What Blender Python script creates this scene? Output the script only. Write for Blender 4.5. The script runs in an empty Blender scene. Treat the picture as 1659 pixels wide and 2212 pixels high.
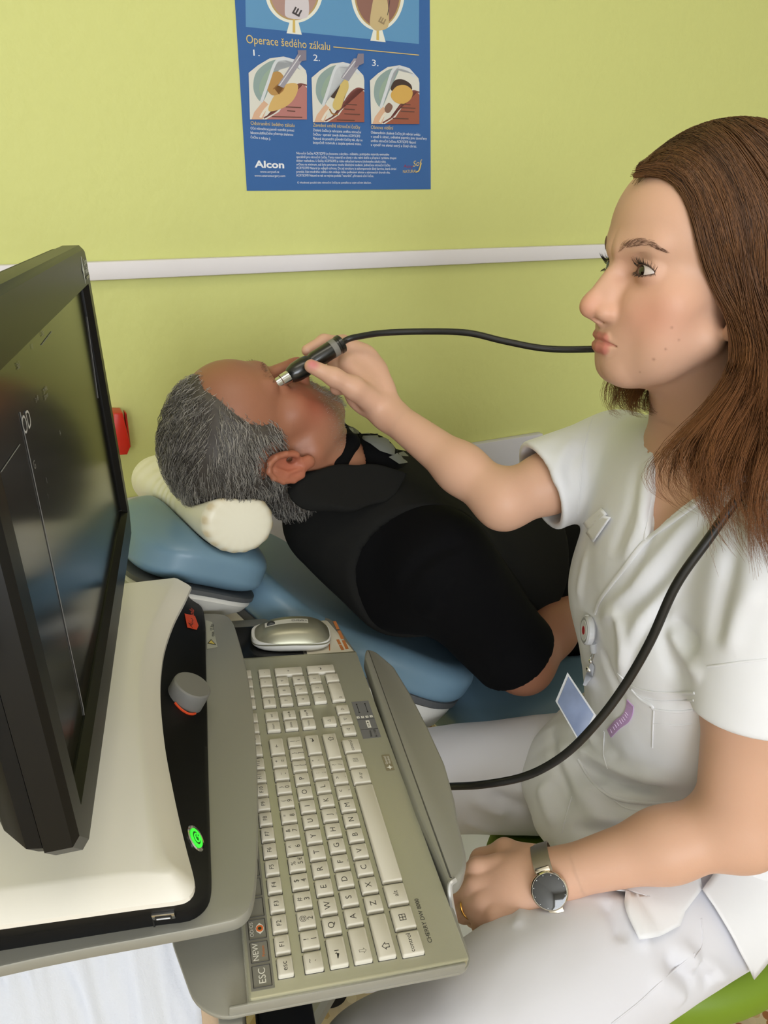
import bpy, bmesh, math, random
import numpy as np
from mathutils import Vector, Matrix
from mathutils.bvhtree import BVHTree

# ------------------------------------------------------------------ camera
F_PX, PITCH, CAM_Z = 1580.0, math.radians(23.4), 1.31
SCN = bpy.context.scene
COL = SCN.collection
cam_data = bpy.data.cameras.new('camera')
cam_data.sensor_fit = 'VERTICAL'
cam_data.sensor_height = 24.0
cam_data.sensor_width = 18.0
cam_data.lens = F_PX / 2212.0 * 24.0
cam_data.clip_start = 0.02
cam = bpy.data.objects.new('camera', cam_data)
cam.location = (0, 0, CAM_Z)
cam.rotation_euler = (math.pi / 2 - PITCH, 0, 0)
COL.objects.link(cam)
SCN.camera = cam

# ------------------------------------------------------------------ world, light, exposure
E1 = np.array((0.898, 0.439, 0.0)); E1 /= np.linalg.norm(E1)      # along the poster wall
E2 = np.array((-E1[1], E1[0], 0.0))                                # towards the poster wall
WALL_D, REAR_D, LEFT_D, RIGHT_D, CEIL_Z = 1.45, -3.4, -2.1, 2.6, 2.75
def room(a, b, z): return E1 * a + E2 * b + np.array((0, 0, z))

SCN.view_settings.view_transform = 'Standard'
SCN.view_settings.look = 'None'
SCN.view_settings.gamma = 1.0
SCN.view_settings.use_curve_mapping = False
SCN.view_settings.exposure = -0.02
world = bpy.data.worlds.new('world'); SCN.world = world
world.use_nodes = True
bg = world.node_tree.nodes['Background']
bg.inputs[0].default_value = (0.80, 0.90, 1.0, 1)
bg.inputs[1].default_value = 1.0
def area_light(name, loc, target, sx, sy, power, color):
    d = bpy.data.lights.new(name, 'AREA'); d.shape = 'RECTANGLE'; d.size = sx; d.size_y = sy
    d.energy = power; d.color = color
    o = bpy.data.objects.new(name, d); COL.objects.link(o)
    o.location = Vector(loc)
    o.rotation_euler = (Vector(target) - Vector(loc)).to_track_quat('-Z', 'Y').to_euler()
    return o
WIN = (-2.0, 0.3, 0.85, 2.35)                                   # rear window: a0, a1, z0, z1
wc = room((WIN[0] + WIN[1]) / 2, REAR_D + 0.03, (WIN[2] + WIN[3]) / 2)
area_light('window_daylight', wc, wc + E2, WIN[1] - WIN[0], WIN[3] - WIN[2], 102, (0.91, 0.95, 1.0))
fill_c = room(0.1, 0.1, CEIL_Z - 0.085)
area_light('added_fill_light', fill_c, fill_c - np.array((0, 0, 1)), 1.2, 0.5, 4, (1.0, 0.94, 0.84))  # added overhead fill beside the window daylight, source out of view

# ------------------------------------------------------------------ projection helpers
_cp, _sp = math.cos(PITCH), math.sin(PITCH)
CAM = np.array((0, 0, CAM_Z))
def ray(x, y):
    a, b = (x - 829.5) / F_PX, (y - 1106.0) / F_PX
    return np.array((a, _cp - b * _sp, -_sp - b * _cp))
def P(x, y, t): return CAM + ray(x, y) * t
def onz(x, y, z):
    r = ray(x, y); return CAM + r * ((z - CAM_Z) / r[2])
def onplane(x, y, p0, n):
    r = ray(x, y); return CAM + r * (np.dot(np.asarray(p0) - CAM, n) / np.dot(r, n))
def unit(v): v = np.asarray(v, float); return v / np.linalg.norm(v)
def V3(*a): return np.array(a, float)

# ------------------------------------------------------------------ materials
def lin(r, g, b):
    f = lambda c: (c / 255 / 12.92) if c / 255 <= 0.04045 else ((c / 255 + 0.055) / 1.055) ** 2.4
    return (f(r), f(g), f(b), 1.0)
MATS = {}
def mat(name, rgb, rough=0.5, metal=0.0, bump=0.0, scale=50.0, var=0.0, spec=0.5, coat=0.0, emit=0.0, alpha=1.0, trans=0.0, detail=3.0, sheen=0.0, sss=0.0, attr=None, dist=0.002):
    if name in MATS: return MATS[name]
    m = bpy.data.materials.new(name); m.use_nodes = True
    nt = m.node_tree; b = nt.nodes['Principled BSDF']
    c = lin(*rgb)
    b.inputs['Base Color'].default_value = c
    b.inputs['Roughness'].default_value = rough
    b.inputs['Metallic'].default_value = metal
    b.inputs['Specular IOR Level'].default_value = spec
    b.inputs['Coat Weight'].default_value = coat
    b.inputs['Alpha'].default_value = alpha
    b.inputs['Transmission Weight'].default_value = trans
    b.inputs['Sheen Weight'].default_value = sheen
    if sss:
        b.inputs['Subsurface Weight'].default_value = sss
        b.inputs['Subsurface Radius'].default_value = (0.012, 0.005, 0.003)
        b.inputs['Subsurface Scale'].default_value = 0.6
    if emit:
        b.inputs['Emission Color'].default_value = c
        b.inputs['Emission Strength'].default_value = emit
    src = None
    if attr:
        a = nt.nodes.new('ShaderNodeVertexColor'); a.layer_name = attr; src = a.outputs['Color']
    if bump or var:
        tc = nt.nodes.new('ShaderNodeTexCoord')
        nz = nt.nodes.new('ShaderNodeTexNoise'); nz.inputs['Scale'].default_value = scale; nz.inputs['Detail'].default_value = detail
        nt.links.new(tc.outputs['Object'], nz.inputs['Vector'])
        if bump:
            bp = nt.nodes.new('ShaderNodeBump'); bp.inputs['Strength'].default_value = bump; bp.inputs['Distance'].default_value = dist
            nt.links.new(nz.outputs['Fac'], bp.inputs['Height']); nt.links.new(bp.outputs['Normal'], b.inputs['Normal'])
        if var:
            mp = nt.nodes.new('ShaderNodeMapRange'); mp.inputs['To Min'].default_value = 1 - var; mp.inputs['To Max'].default_value = 1 + var
            nt.links.new(nz.outputs['Fac'], mp.inputs['Value'])
            mx = nt.nodes.new('ShaderNodeVectorMath'); mx.operation = 'SCALE'
            if src: nt.links.new(src, mx.inputs[0])
            else: mx.inputs[0].default_value = c[:3]
            nt.links.new(mp.outputs['Result'], mx.inputs['Scale']); src = mx.outputs['Vector']
    if src: nt.links.new(src, b.inputs['Base Color'])
    MATS[name] = m
    return m

# ------------------------------------------------------------------ object helpers
def tag(o, label=None, cat=None, group=None, kind=None):
    if label: o['label'] = label
    if cat: o['category'] = cat
    if group: o['group'] = group
    if kind: o['kind'] = kind
    return o
def link(name, me, m=None, parent=None):
    o = bpy.data.objects.new(name, me); COL.objects.link(o)
    if m is not None and me is not None and len(me.materials) == 0: me.materials.append(m)
    if parent is not None:
        o.parent = parent
        o.matrix_parent_inverse = world_of(parent).inverted()
    return o
WORLD = {}
def world_of(o):
    mtx = Matrix.LocRotScale(o.location, o.rotation_euler, o.scale)
    if o.parent is not None: mtx = world_of(o.parent) @ o.matrix_parent_inverse @ mtx
    return mtx
def empty(name, loc=(0, 0, 0)):
    o = bpy.data.objects.new(name, None); COL.objects.link(o); o.location = Vector(loc); o.empty_display_size = 0.05
    return o
def mesh(name, verts, faces, smooth=True, sharp=40):
    me = bpy.data.meshes.new(name)
    me.from_pydata([tuple(map(float, v)) for v in verts], [], [tuple(int(i) for i in f) for f in faces])
    me.update()
    if smooth:
        me.polygons.foreach_set('use_smooth', np.ones(len(me.polygons), bool))
        if sharp: me.set_sharp_from_angle(angle=math.radians(sharp))
    return me
def bm_mesh(name, bm, smooth=True, sharp=35):
    bmesh.ops.recalc_face_normals(bm, faces=bm.faces)
    me = bpy.data.meshes.new(name); bm.to_mesh(me); bm.free()
    if smooth:
        me.polygons.foreach_set('use_smooth', np.ones(len(me.polygons), bool))
        if sharp: me.set_sharp_from_angle(angle=math.radians(sharp))
    return me
def bm_box(bm, c, ax, ay, az, bevel=0.0, seg=2):
    """box centred at c with full-length axis vectors"""
    c, ax, ay, az = map(np.asarray, (c, ax, ay, az))
    vs = []
    for k in (-.5, .5):
        for j in (-.5, .5):
            for i in (-.5, .5): vs.append(bm.verts.new(Vector(c + ax * i + ay * j + az * k)))
    fs = [bm.faces.new([vs[q] for q in f]) for f in ((0, 2, 3, 1), (4, 5, 7, 6), (0, 1, 5, 4), (2, 6, 7, 3), (0, 4, 6, 2), (1, 3, 7, 5))]
    if bevel:
        es = set(e for f in fs for e in f.edges)
        bmesh.ops.bevel(bm, geom=list(es), offset=bevel, segments=seg, affect='EDGES', profile=0.5)
def box(name, c, ax, ay, az, m, parent=None, bevel=0.0, seg=2):
    bm = bmesh.new(); bm_box(bm, c, ax, ay, az, bevel, seg)
    return link(name, bm_mesh(name, bm), m, parent)
def loft(name, rings, m=None, parent=None, cap0=True, cap1=True, closed=True, sharp=35, smooth=True, obj=True):
    n = len(rings[0]); verts = [v for r in rings for v in r]; faces = []
    for k in range(len(rings) - 1):
        for i in range(n if closed else n - 1):
            j = (i + 1) % n
            faces.append((k * n + i, k * n + j, (k + 1) * n + j, (k + 1) * n + i))
    if cap0: faces.append(tuple(range(n - 1, -1, -1)))
    if cap1: faces.append(tuple((len(rings) - 1) * n + i for i in range(n)))
    me = bpy.data.meshes.new(name); me.from_pydata([tuple(map(float, v)) for v in verts], [], faces); me.update()
    bm = bmesh.new(); bm.from_mesh(me); bpy.data.meshes.remove(me)
    me = bm_mesh(name, bm, smooth, sharp)
    return link(name, me, m, parent) if obj else me
def frame_of(d):
    d = unit(d); a = np.array((0, 0, 1.0)) if abs(d[2]) < 0.9 else np.array((1.0, 0, 0))
    x = unit(np.cross(a, d)); return x, np.cross(d, x)
def catmull(pts, n, closed=False):
    pts = np.asarray(pts, float); N = len(pts); out = []
    segs = N if closed else N - 1
    for s in range(segs):
        if closed: p0, p1, p2, p3 = pts[(s - 1) % N], pts[s], pts[(s + 1) % N], pts[(s + 2) % N]
        else:
            p1, p2 = pts[s], pts[s + 1]
            p0 = pts[s - 1] if s > 0 else 2 * p1 - p2
            p3 = pts[s + 2] if s + 2 < N else 2 * p2 - p1
        for i in range(n):
            t = i / n
            out.append(0.5 * ((2 * p1) + (-p0 + p2) * t + (2 * p0 - 5 * p1 + 4 * p2 - p3) * t * t + (-p0 + 3 * p1 - 3 * p2 + p3) * t ** 3))
    if not closed: out.append(pts[-1])
    return np.array(out)
def tube(name, pts, rad, m, parent=None, sides=10, caps=True, obj=True):
    pts = np.asarray(pts, float); n = len(pts)
    rad = np.broadcast_to(np.asarray(rad, float), (n,))
    tan = np.gradient(pts, axis=0); rings = []
    x, y = frame_of(tan[0])
    for i in range(n):
        d = unit(tan[i]); x = unit(x - d * np.dot(x, d)); y = np.cross(d, x)
        rings.append([pts[i] + (x * math.cos(a) + y * math.sin(a)) * rad[i] for a in np.arange(sides) * 2 * math.pi / sides])
    return loft(name, rings, m, parent, caps, caps, obj=obj)
def lathe(name, base, axis, prof, m, parent=None, sides=40, sharp=30):
    """prof: list of (radius, height along axis)"""
    x, y = frame_of(axis); axis = unit(axis); base = np.asarray(base, float)
    rings = [[base + axis * h + (x * math.cos(a) + y * math.sin(a)) * max(r, 1e-5) for a in np.arange(sides) * 2 * math.pi / sides] for r, h in prof]
    return loft(name, rings, m, parent, True, True, sharp=sharp)
def round_poly(pts, r, seg=4):
    """round the corners of a planar polygon; pts Nx3, r scalar or list"""
    pts = [np.asarray(p, float) for p in pts]; N = len(pts); out = []
    for i in range(N):
        p, a, b = pts[i], pts[i - 1], pts[(i + 1) % N]
        rr = r[i] if isinstance(r, (list, tuple)) else r
        da, db = a - p, b - p; la, lb = np.linalg.norm(da), np.linalg.norm(db)
        k = min(rr, la * .49, lb * .49)
        if k <= 1e-6: out.append(p); continue
        A, B = p + da / la * k, p + db / lb * k
        for s in range(seg + 1):
            t = s / seg; out.append(A * (1 - t) ** 2 + p * 2 * t * (1 - t) + B * t * t)
    return out
def slab(name, outline, up, m, parent=None, bevel=0.002, seg=2, obj=True):
    """extrude a planar outline (Nx3) along vector up, small bevel on both rims"""
    up = np.asarray(up, float); h = np.linalg.norm(up); u = up / h
    o = np.asarray(outline, float); c = o.mean(0)
    # inward offsets along polygon bisectors
    def inset(d):
        n = len(o); res = []
        for i in range(n):
            e0, e1 = unit(o[i] - o[i - 1] + 1e-12), unit(o[(i + 1) % n] - o[i] + 1e-12)
            n0, n1 = np.cross(u, e0), np.cross(u, e1)
            b = n0 + n1; L = np.dot(b, b)
            res.append(o[i] + (b * 2 / L if L > .2 else n0) * d * sgn)
        return np.array(res)
    area = sum(np.dot(u, np.cross(o[i] - c, o[(i + 1) % len(o)] - c)) for i in range(len(o)))
    sgn = 1 if area > 0 else -1
    rings = []
    bevel = min(bevel, h * .49)
    if bevel > 0:
        for s in range(seg + 1):
            a = math.pi / 2 * s / seg; rings.append(inset(bevel * (1 - math.sin(a))) + u * bevel * (1 - math.cos(a)))
        for s in range(seg + 1):
            a = math.pi / 2 * s / seg; rings.append(inset(bevel * (1 - math.cos(a))) + u * (h - bevel + bevel * math.sin(a)))
    else: rings = [o, o + up]
    return loft(name, rings, m, parent, obj=obj, sharp=30)
_txt = {}
def text_mesh(s, size, thick=0.0, align='CENTER', space=1.0, shear=0.0, bold=0.0):
    key = (s, size, thick, align, space, shear, bold)
    if key in _txt: return _txt[key]
    c = bpy.data.curves.new('print', 'FONT'); c.body = s; c.size = size; c.align_x = align; c.align_y = 'CENTER'
    c.extrude = thick; c.space_line = space; c.shear = shear; c.resolution_u = 3; c.offset = bold
    o = bpy.data.objects.new('print', c); COL.objects.link(o)
    dg = bpy.context.evaluated_depsgraph_get()
    me = bpy.data.meshes.new_from_object(o.evaluated_get(dg))
    bpy.data.objects.remove(o); bpy.data.curves.remove(c)
    _txt[key] = me
    return me
def text(name, s, size, origin, right, up, m, parent=None, **kw):
    me = text_mesh(s, size, **kw).copy(); me.materials.clear(); me.materials.append(m)
    right, up = unit(right), unit(up); n = np.cross(right, up)
    T = Matrix(((right[0], up[0], n[0], origin[0]), (right[1], up[1], n[1], origin[1]), (right[2], up[2], n[2], origin[2]), (0, 0, 0, 1)))
    me.transform(T)
    return link(name, me, m, parent)
# ================================================================== the room
def wall_material():
    m = mat('green_wall_paint', (208, 211, 134), 0.55, spec=0.3)
    nt = m.node_tree; b = nt.nodes['Principled BSDF']
    tc = nt.nodes.new('ShaderNodeTexCoord')
    n1 = nt.nodes.new('ShaderNodeTexNoise'); n1.inputs['Scale'].default_value = 55; n1.inputs['Detail'].default_value = 3
    n2 = nt.nodes.new('ShaderNodeTexNoise'); n2.inputs['Scale'].default_value = 9; n2.inputs['Detail'].default_value = 2
    for q in (n1, n2): nt.links.new(tc.outputs['Object'], q.inputs['Vector'])
    ad = nt.nodes.new('ShaderNodeMath'); ad.operation = 'ADD'
    nt.links.new(n1.outputs['Fac'], ad.inputs[0]); nt.links.new(n2.outputs['Fac'], ad.inputs[1])
    bp = nt.nodes.new('ShaderNodeBump'); bp.inputs['Strength'].default_value = 0.35; bp.inputs['Distance'].default_value = 0.004
    nt.links.new(ad.outputs[0], bp.inputs['Height']); nt.links.new(bp.outputs['Normal'], b.inputs['Normal'])
    return m
M_wall = wall_material()
M_white = mat('white_paint', (236, 234, 228), 0.6)
M_trim = mat('pale_trim_paint', (226, 222, 226), 0.5)
def terrazzo():
    m = mat('terrazzo', (190, 170, 135), 0.35)
    nt = m.node_tree; b = nt.nodes['Principled BSDF']
    tc = nt.nodes.new('ShaderNodeTexCoord')
    vo = nt.nodes.new('ShaderNodeTexVoronoi'); vo.inputs['Scale'].default_value = 55
    nt.links.new(tc.outputs['Object'], vo.inputs['Vector'])
    nz = nt.nodes.new('ShaderNodeTexNoise'); nz.inputs['Scale'].default_value = 60; nt.links.new(tc.outputs['Object'], nz.inputs['Vector'])
    sep = nt.nodes.new('ShaderNodeSeparateColor'); nt.links.new(vo.outputs['Color'], sep.inputs['Color'])
    cr = nt.nodes.new('ShaderNodeValToRGB'); cr.color_ramp.interpolation = 'CONSTANT'
    els = cr.color_ramp.elements
    els[0].position = 0; els[0].color = lin(206, 186, 148)
    els[1].position = .35; els[1].color = lin(190, 160, 112)
    for p, c in ((.6, (150, 96, 50)), (.75, (215, 200, 165)), (.88, (110, 60, 36))):
        e = els.new(p); e.color = lin(*c)
    nt.links.new(sep.outputs['Red'], cr.inputs['Fac'])
    lt = nt.nodes.new('ShaderNodeMath'); lt.operation = 'LESS_THAN'; lt.inputs[1].default_value = 0.5
    nt.links.new(vo.outputs['Distance'], lt.inputs[0])
    mx = nt.nodes.new('ShaderNodeMix'); mx.data_type = 'RGBA'
    mx.inputs[6].default_value = lin(200, 182, 146)
    nt.links.new(lt.outputs[0], mx.inputs[0]); nt.links.new(cr.outputs['Color'], mx.inputs[7]); nt.links.new(mx.outputs[2], b.inputs['Base Color'])
    return m
M_floor = terrazzo()
up3 = V3(0, 0, 1)
la, lb = RIGHT_D - LEFT_D, WALL_D - REAR_D
ca, cb = (RIGHT_D + LEFT_D) / 2, (WALL_D + REAR_D) / 2
def wallbox(name, c, ax, ay, az, m): return tag(box(name, c, ax, ay, az, m), kind='structure')
wallbox('floor', room(ca, cb, -0.05), E1 * (la + .2), E2 * (lb + .2), up3 * .1, M_floor)
wallbox('ceiling', room(ca, cb, CEIL_Z + .05), E1 * (la + .2), E2 * (lb + .2), up3 * .1, M_white)
wall_back = wallbox('wall_back', room(ca, WALL_D + .05, CEIL_Z / 2), E1 * (la + .2), E2 * .1, up3 * CEIL_Z, M_wall)
wallbox('wall_left', room(LEFT_D - .05, cb, CEIL_Z / 2), E1 * .1, E2 * lb, up3 * CEIL_Z, M_white)
wallbox('wall_right', room(RIGHT_D + .05, cb, CEIL_Z / 2), E1 * .1, E2 * lb, up3 * CEIL_Z, M_white)
# rear wall behind the camera with its window opening
bm = bmesh.new()
w0, w1, z0, z1 = WIN
for (a0, a1, q0, q1) in ((LEFT_D, w0, 0, CEIL_Z), (w1, RIGHT_D, 0, CEIL_Z), (w0, w1, 0, z0), (w0, w1, z1, CEIL_Z)):
    bm_box(bm, room((a0 + a1) / 2, REAR_D - .05, (q0 + q1) / 2), E1 * (a1 - a0), E2 * .1, up3 * (q1 - q0))
tag(link('wall_rear', bm_mesh('wall_rear', bm, False), M_white), kind='structure')
bm = bmesh.new()
for a in (w0 + .03, (w0 + w1) / 2, w1 - .03): bm_box(bm, room(a, REAR_D - .04, (z0 + z1) / 2), E1 * .06, E2 * .05, up3 * (z1 - z0), .004)
for z in (z0 + .03, z1 - .03): bm_box(bm, room((w0 + w1) / 2, REAR_D - .04, z), E1 * (w1 - w0), E2 * .05, up3 * .06, .004)
tag(link('window_1', bm_mesh('window_1', bm), M_white), kind='structure')
# chair rail and the wider protection board lower on the poster wall
WP0 = room(0, WALL_D, 0)
def onwall(x, y, off=0.0): return onplane(x, y, WP0 - E2 * off, E2)
rail_z = onwall(650, 567)[2]
tag(box('trim_1', room(ca, WALL_D - .009, rail_z), E1 * la, E2 * .018, up3 * .032, M_trim, bevel=.004), kind='structure')
bt = onwall(1165, 916); be = np.dot(bt, E1)
bl = onwall(300, 1090)
tag(box('trim_2', room((LEFT_D + be) / 2, WALL_D - .01, (bt[2] + bl[2]) / 2 - .085), E1 * (be - LEFT_D), E2 * .02, up3 * .17, mat('grey_white_board', (205, 203, 212), .45), bevel=.003), kind='structure')
# unseen ceiling lamp, added to give a weak fill from above
cl = empty('added_fill_lamp', room(.1, .1, CEIL_Z))
tag(cl, 'unseen white ceiling lamp with frosted diffuser added as overhead fill light', 'lamp')
box('housing', room(.1, .1, CEIL_Z - .03), E1 * 1.3, E2 * .56, up3 * .06, M_white, cl, .006)
box('diffuser', room(.1, .1, CEIL_Z - .065), E1 * 1.22, E2 * .5, up3 * .012, mat('diffuser', (255, 246, 228), .4, emit=1.5), cl, .003)
# ================================================================== poster on the wall
M_blue = mat('poster_blue', (52, 98, 160), .35, spec=.4, bump=.02, scale=6, dist=.02)
M_lblue = mat('poster_light_blue', (92, 146, 190), .35)
M_gold = mat('print_gold', (214, 188, 112), .5)
M_pw = mat('print_white', (226, 230, 236), .5)
def mp(name, rgb): return mat('print_' + name, rgb, .4)
_pz = [0.0012]
def pw(x, y, off): return onwall(x, y, off)
poster = empty('poster', onwall(730, 411))
tag(poster, 'blue printed eye surgery poster pinned to the green wall', 'poster')
# the sheet: real A2-like paper, slightly lifted at its lower left corner
def sheet():
    bl, br = onwall(533, 412), onwall(930, 409)
    tl = onwall(507, 0); tl = tl + (tl - bl) * .45
    tr = onwall(928, 0); tr = tr + (tr - br) * .45
    n, vv, ff = 12, [], []
    for j in range(n + 1):
        for i in range(n + 1):
            s, t = i / n, j / n
            p = (bl * (1 - s) + br * s) * (1 - t) + (tl * (1 - s) + tr * s) * t
            vv.append(p - E2 * .0010)
    for v in list(vv): vv.append(v + E2 * .0006)
    N = (n + 1) ** 2
    for j in range(n):
        for i in range(n):
            a = j * (n + 1) + i
            ff.append((a, a + 1, a + n + 2, a + n + 1)); ff.append((N + a, N + a + n + 1, N + a + n + 2, N + a + 1))
    return mesh('sheet', vv, ff, True, 0)
link('sheet', sheet(), M_blue, poster)
_lay = [0]
def flat(name, px, m, layer=None, parent=poster, closed=True):
    """flat printed shape whose outline is given on the poster sheet"""
    _lay[0] += 1
    off = .0011 + .00004 * (_lay[0] if layer is None else layer)
    vs = [pw(x, y, off) for x, y in px]
    bm = bmesh.new(); f = bm.faces.new([bm.verts.new(Vector(v)) for v in vs])
    bmesh.ops.triangulate(bm, faces=[f])
    me = bpy.data.meshes.new(name); bm.to_mesh(me); bm.free()
    return link(name, me, m, parent)
def smoothpx(p, n=6, closed=True): return [tuple(q) for q in catmull(p, n, closed)]
def strip(pts, w, closed=False):
    p = np.array(smoothpx(pts, 6, closed)); t = np.gradient(p, axis=0); t /= np.linalg.norm(t, axis=1)[:, None]
    nrm = np.c_[-t[:, 1], t[:, 0]] * w / 2
    return [tuple(q) for q in np.r_[p + nrm, (p - nrm)[::-1]]]
flat('top_panel', [(528, -150), (531, 58), (560, 61), (905, 95), (906, -150)], M_lblue)
def ptext(name, s, x0, y0, x1, y1, hpx, m, align='LEFT', **kw):
    _lay[0] += 1
    a, b = pw(x0, y0, .0016), pw(x1, y1, .0016)
    q = pw(x0, y0 - 10, .0016)
    scale = np.linalg.norm(q - a) / 10
    r = unit(b - a); nrm = -E2; upv = np.cross(nrm, r)
    me = text_mesh(s, 1.0, 0, 'LEFT', 1.0)
    xs = [v.co.x for v in me.vertices]
    size = np.linalg.norm(b - a) / (max(xs) - min(xs)) if x1 - x0 > 12 or hpx is None else hpx * scale
    o = text(name, s, 1.0, (0, 0, 0), (1, 0, 0), (0, 1, 0), m, poster, align='LEFT', **kw)
    hs = (hpx * scale) / .72 if hpx else size
    T = Matrix(((r[0] * size, upv[0] * hs, nrm[0], a[0]), (r[1] * size, upv[1] * hs, nrm[1], a[1]), (r[2] * size, upv[2] * hs, nrm[2], a[2]), (0, 0, 0, 1)))
    o.data.transform(T)
    return o
# two half-seen eye cross-sections in the top panel
def eye_section(cx, top, w, bottom, inner, beam, letter, pup):
    c0 = -16.0
    oval = lambda k, b: [(cx + w * k * math.sin(a_), c0 + (b - c0) * math.cos(a_)) for a_ in np.linspace(-math.pi, math.pi, 49)[:-1]]
    flat('eye_diagram', oval(1.0, bottom), mp('sclera', (226, 226, 216)))
    flat('eye_diagram', [(cx - 16, bottom + 22), (cx - 8, bottom - 8), (cx + 8, bottom - 8), (cx + 17, bottom + 25)], mp('sclera', (226, 226, 216)))
    flat('eye_diagram', oval(.88, bottom - 6), mp('choroid', (178, 150, 96)))
    flat('eye_diagram', oval(.82, bottom - 9), mp(inner[0], inner[1]))
    flat('eye_diagram', [(cx - 3, bottom + 20), (cx - 2.5, bottom - 10), (cx + 2.5, bottom - 10), (cx + 3, bottom + 21)], mp('nerve', (206, 176, 96)))
    flat('eye_diagram', smoothpx(beam), mp(letter[0], letter[1]))
eye_section(635, -20, 62, 50, ('retina_pink', (170, 136, 128)), [(622, -20), (615, 24), (622, 38), (650, 41), (667, 30), (660, -20)], ('beam_white', (206, 198, 204)), None)
eye_section(816, -18, 58, 66, ('retina_brown', (138, 98, 88)), [(812, -20), (799, 44), (806, 62), (820, 66), (840, 52), (832, -20)], ('beam_tan', (196, 174, 130)), None)
def letter_e(cx, cy, s, m, ang=.5):
    c, n = math.cos(ang), math.sin(ang)
    for (x0, y0, x1, y1) in ((-6, 3, 8, 6), (-6, -1, -3.2, 6), (-1.2, -6, 1.6, 5), (-6, -6, -3.2, 5), (4.4, -6, 7.2, 5)):
        q = [(x0, y0), (x1, y0), (x1, y1), (x0, y1)]
        flat('letter_print', [(cx + (x * c - y * n) * s, cy + (x * n + y * c) * s) for x, y in q], m)
letter_e(641, 25, 1.3, mp('ink', (60, 54, 58))); letter_e(825, 44, 1.05, mp('ink_pale', (150, 130, 98)))
flat('leader_line', strip([(842, 0), (840, 16), (837, 33)], 1.2), mp('ink', (60, 54, 58)))
flat('title_rule', [(720, 100.5), (905, 118.2), (905, 120), (720, 102.3)], M_gold)
ptext('title_text', 'Operace šedého zákalu', 531, 85, 712, 101, 19, M_gold)
for s, x, y, in (('1.', 541, 114), ('2.', 676, 125), ('3.', 802, 136)): ptext('number_text', s, x, y, x + 14, y + 1, 14, M_pw)
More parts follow.
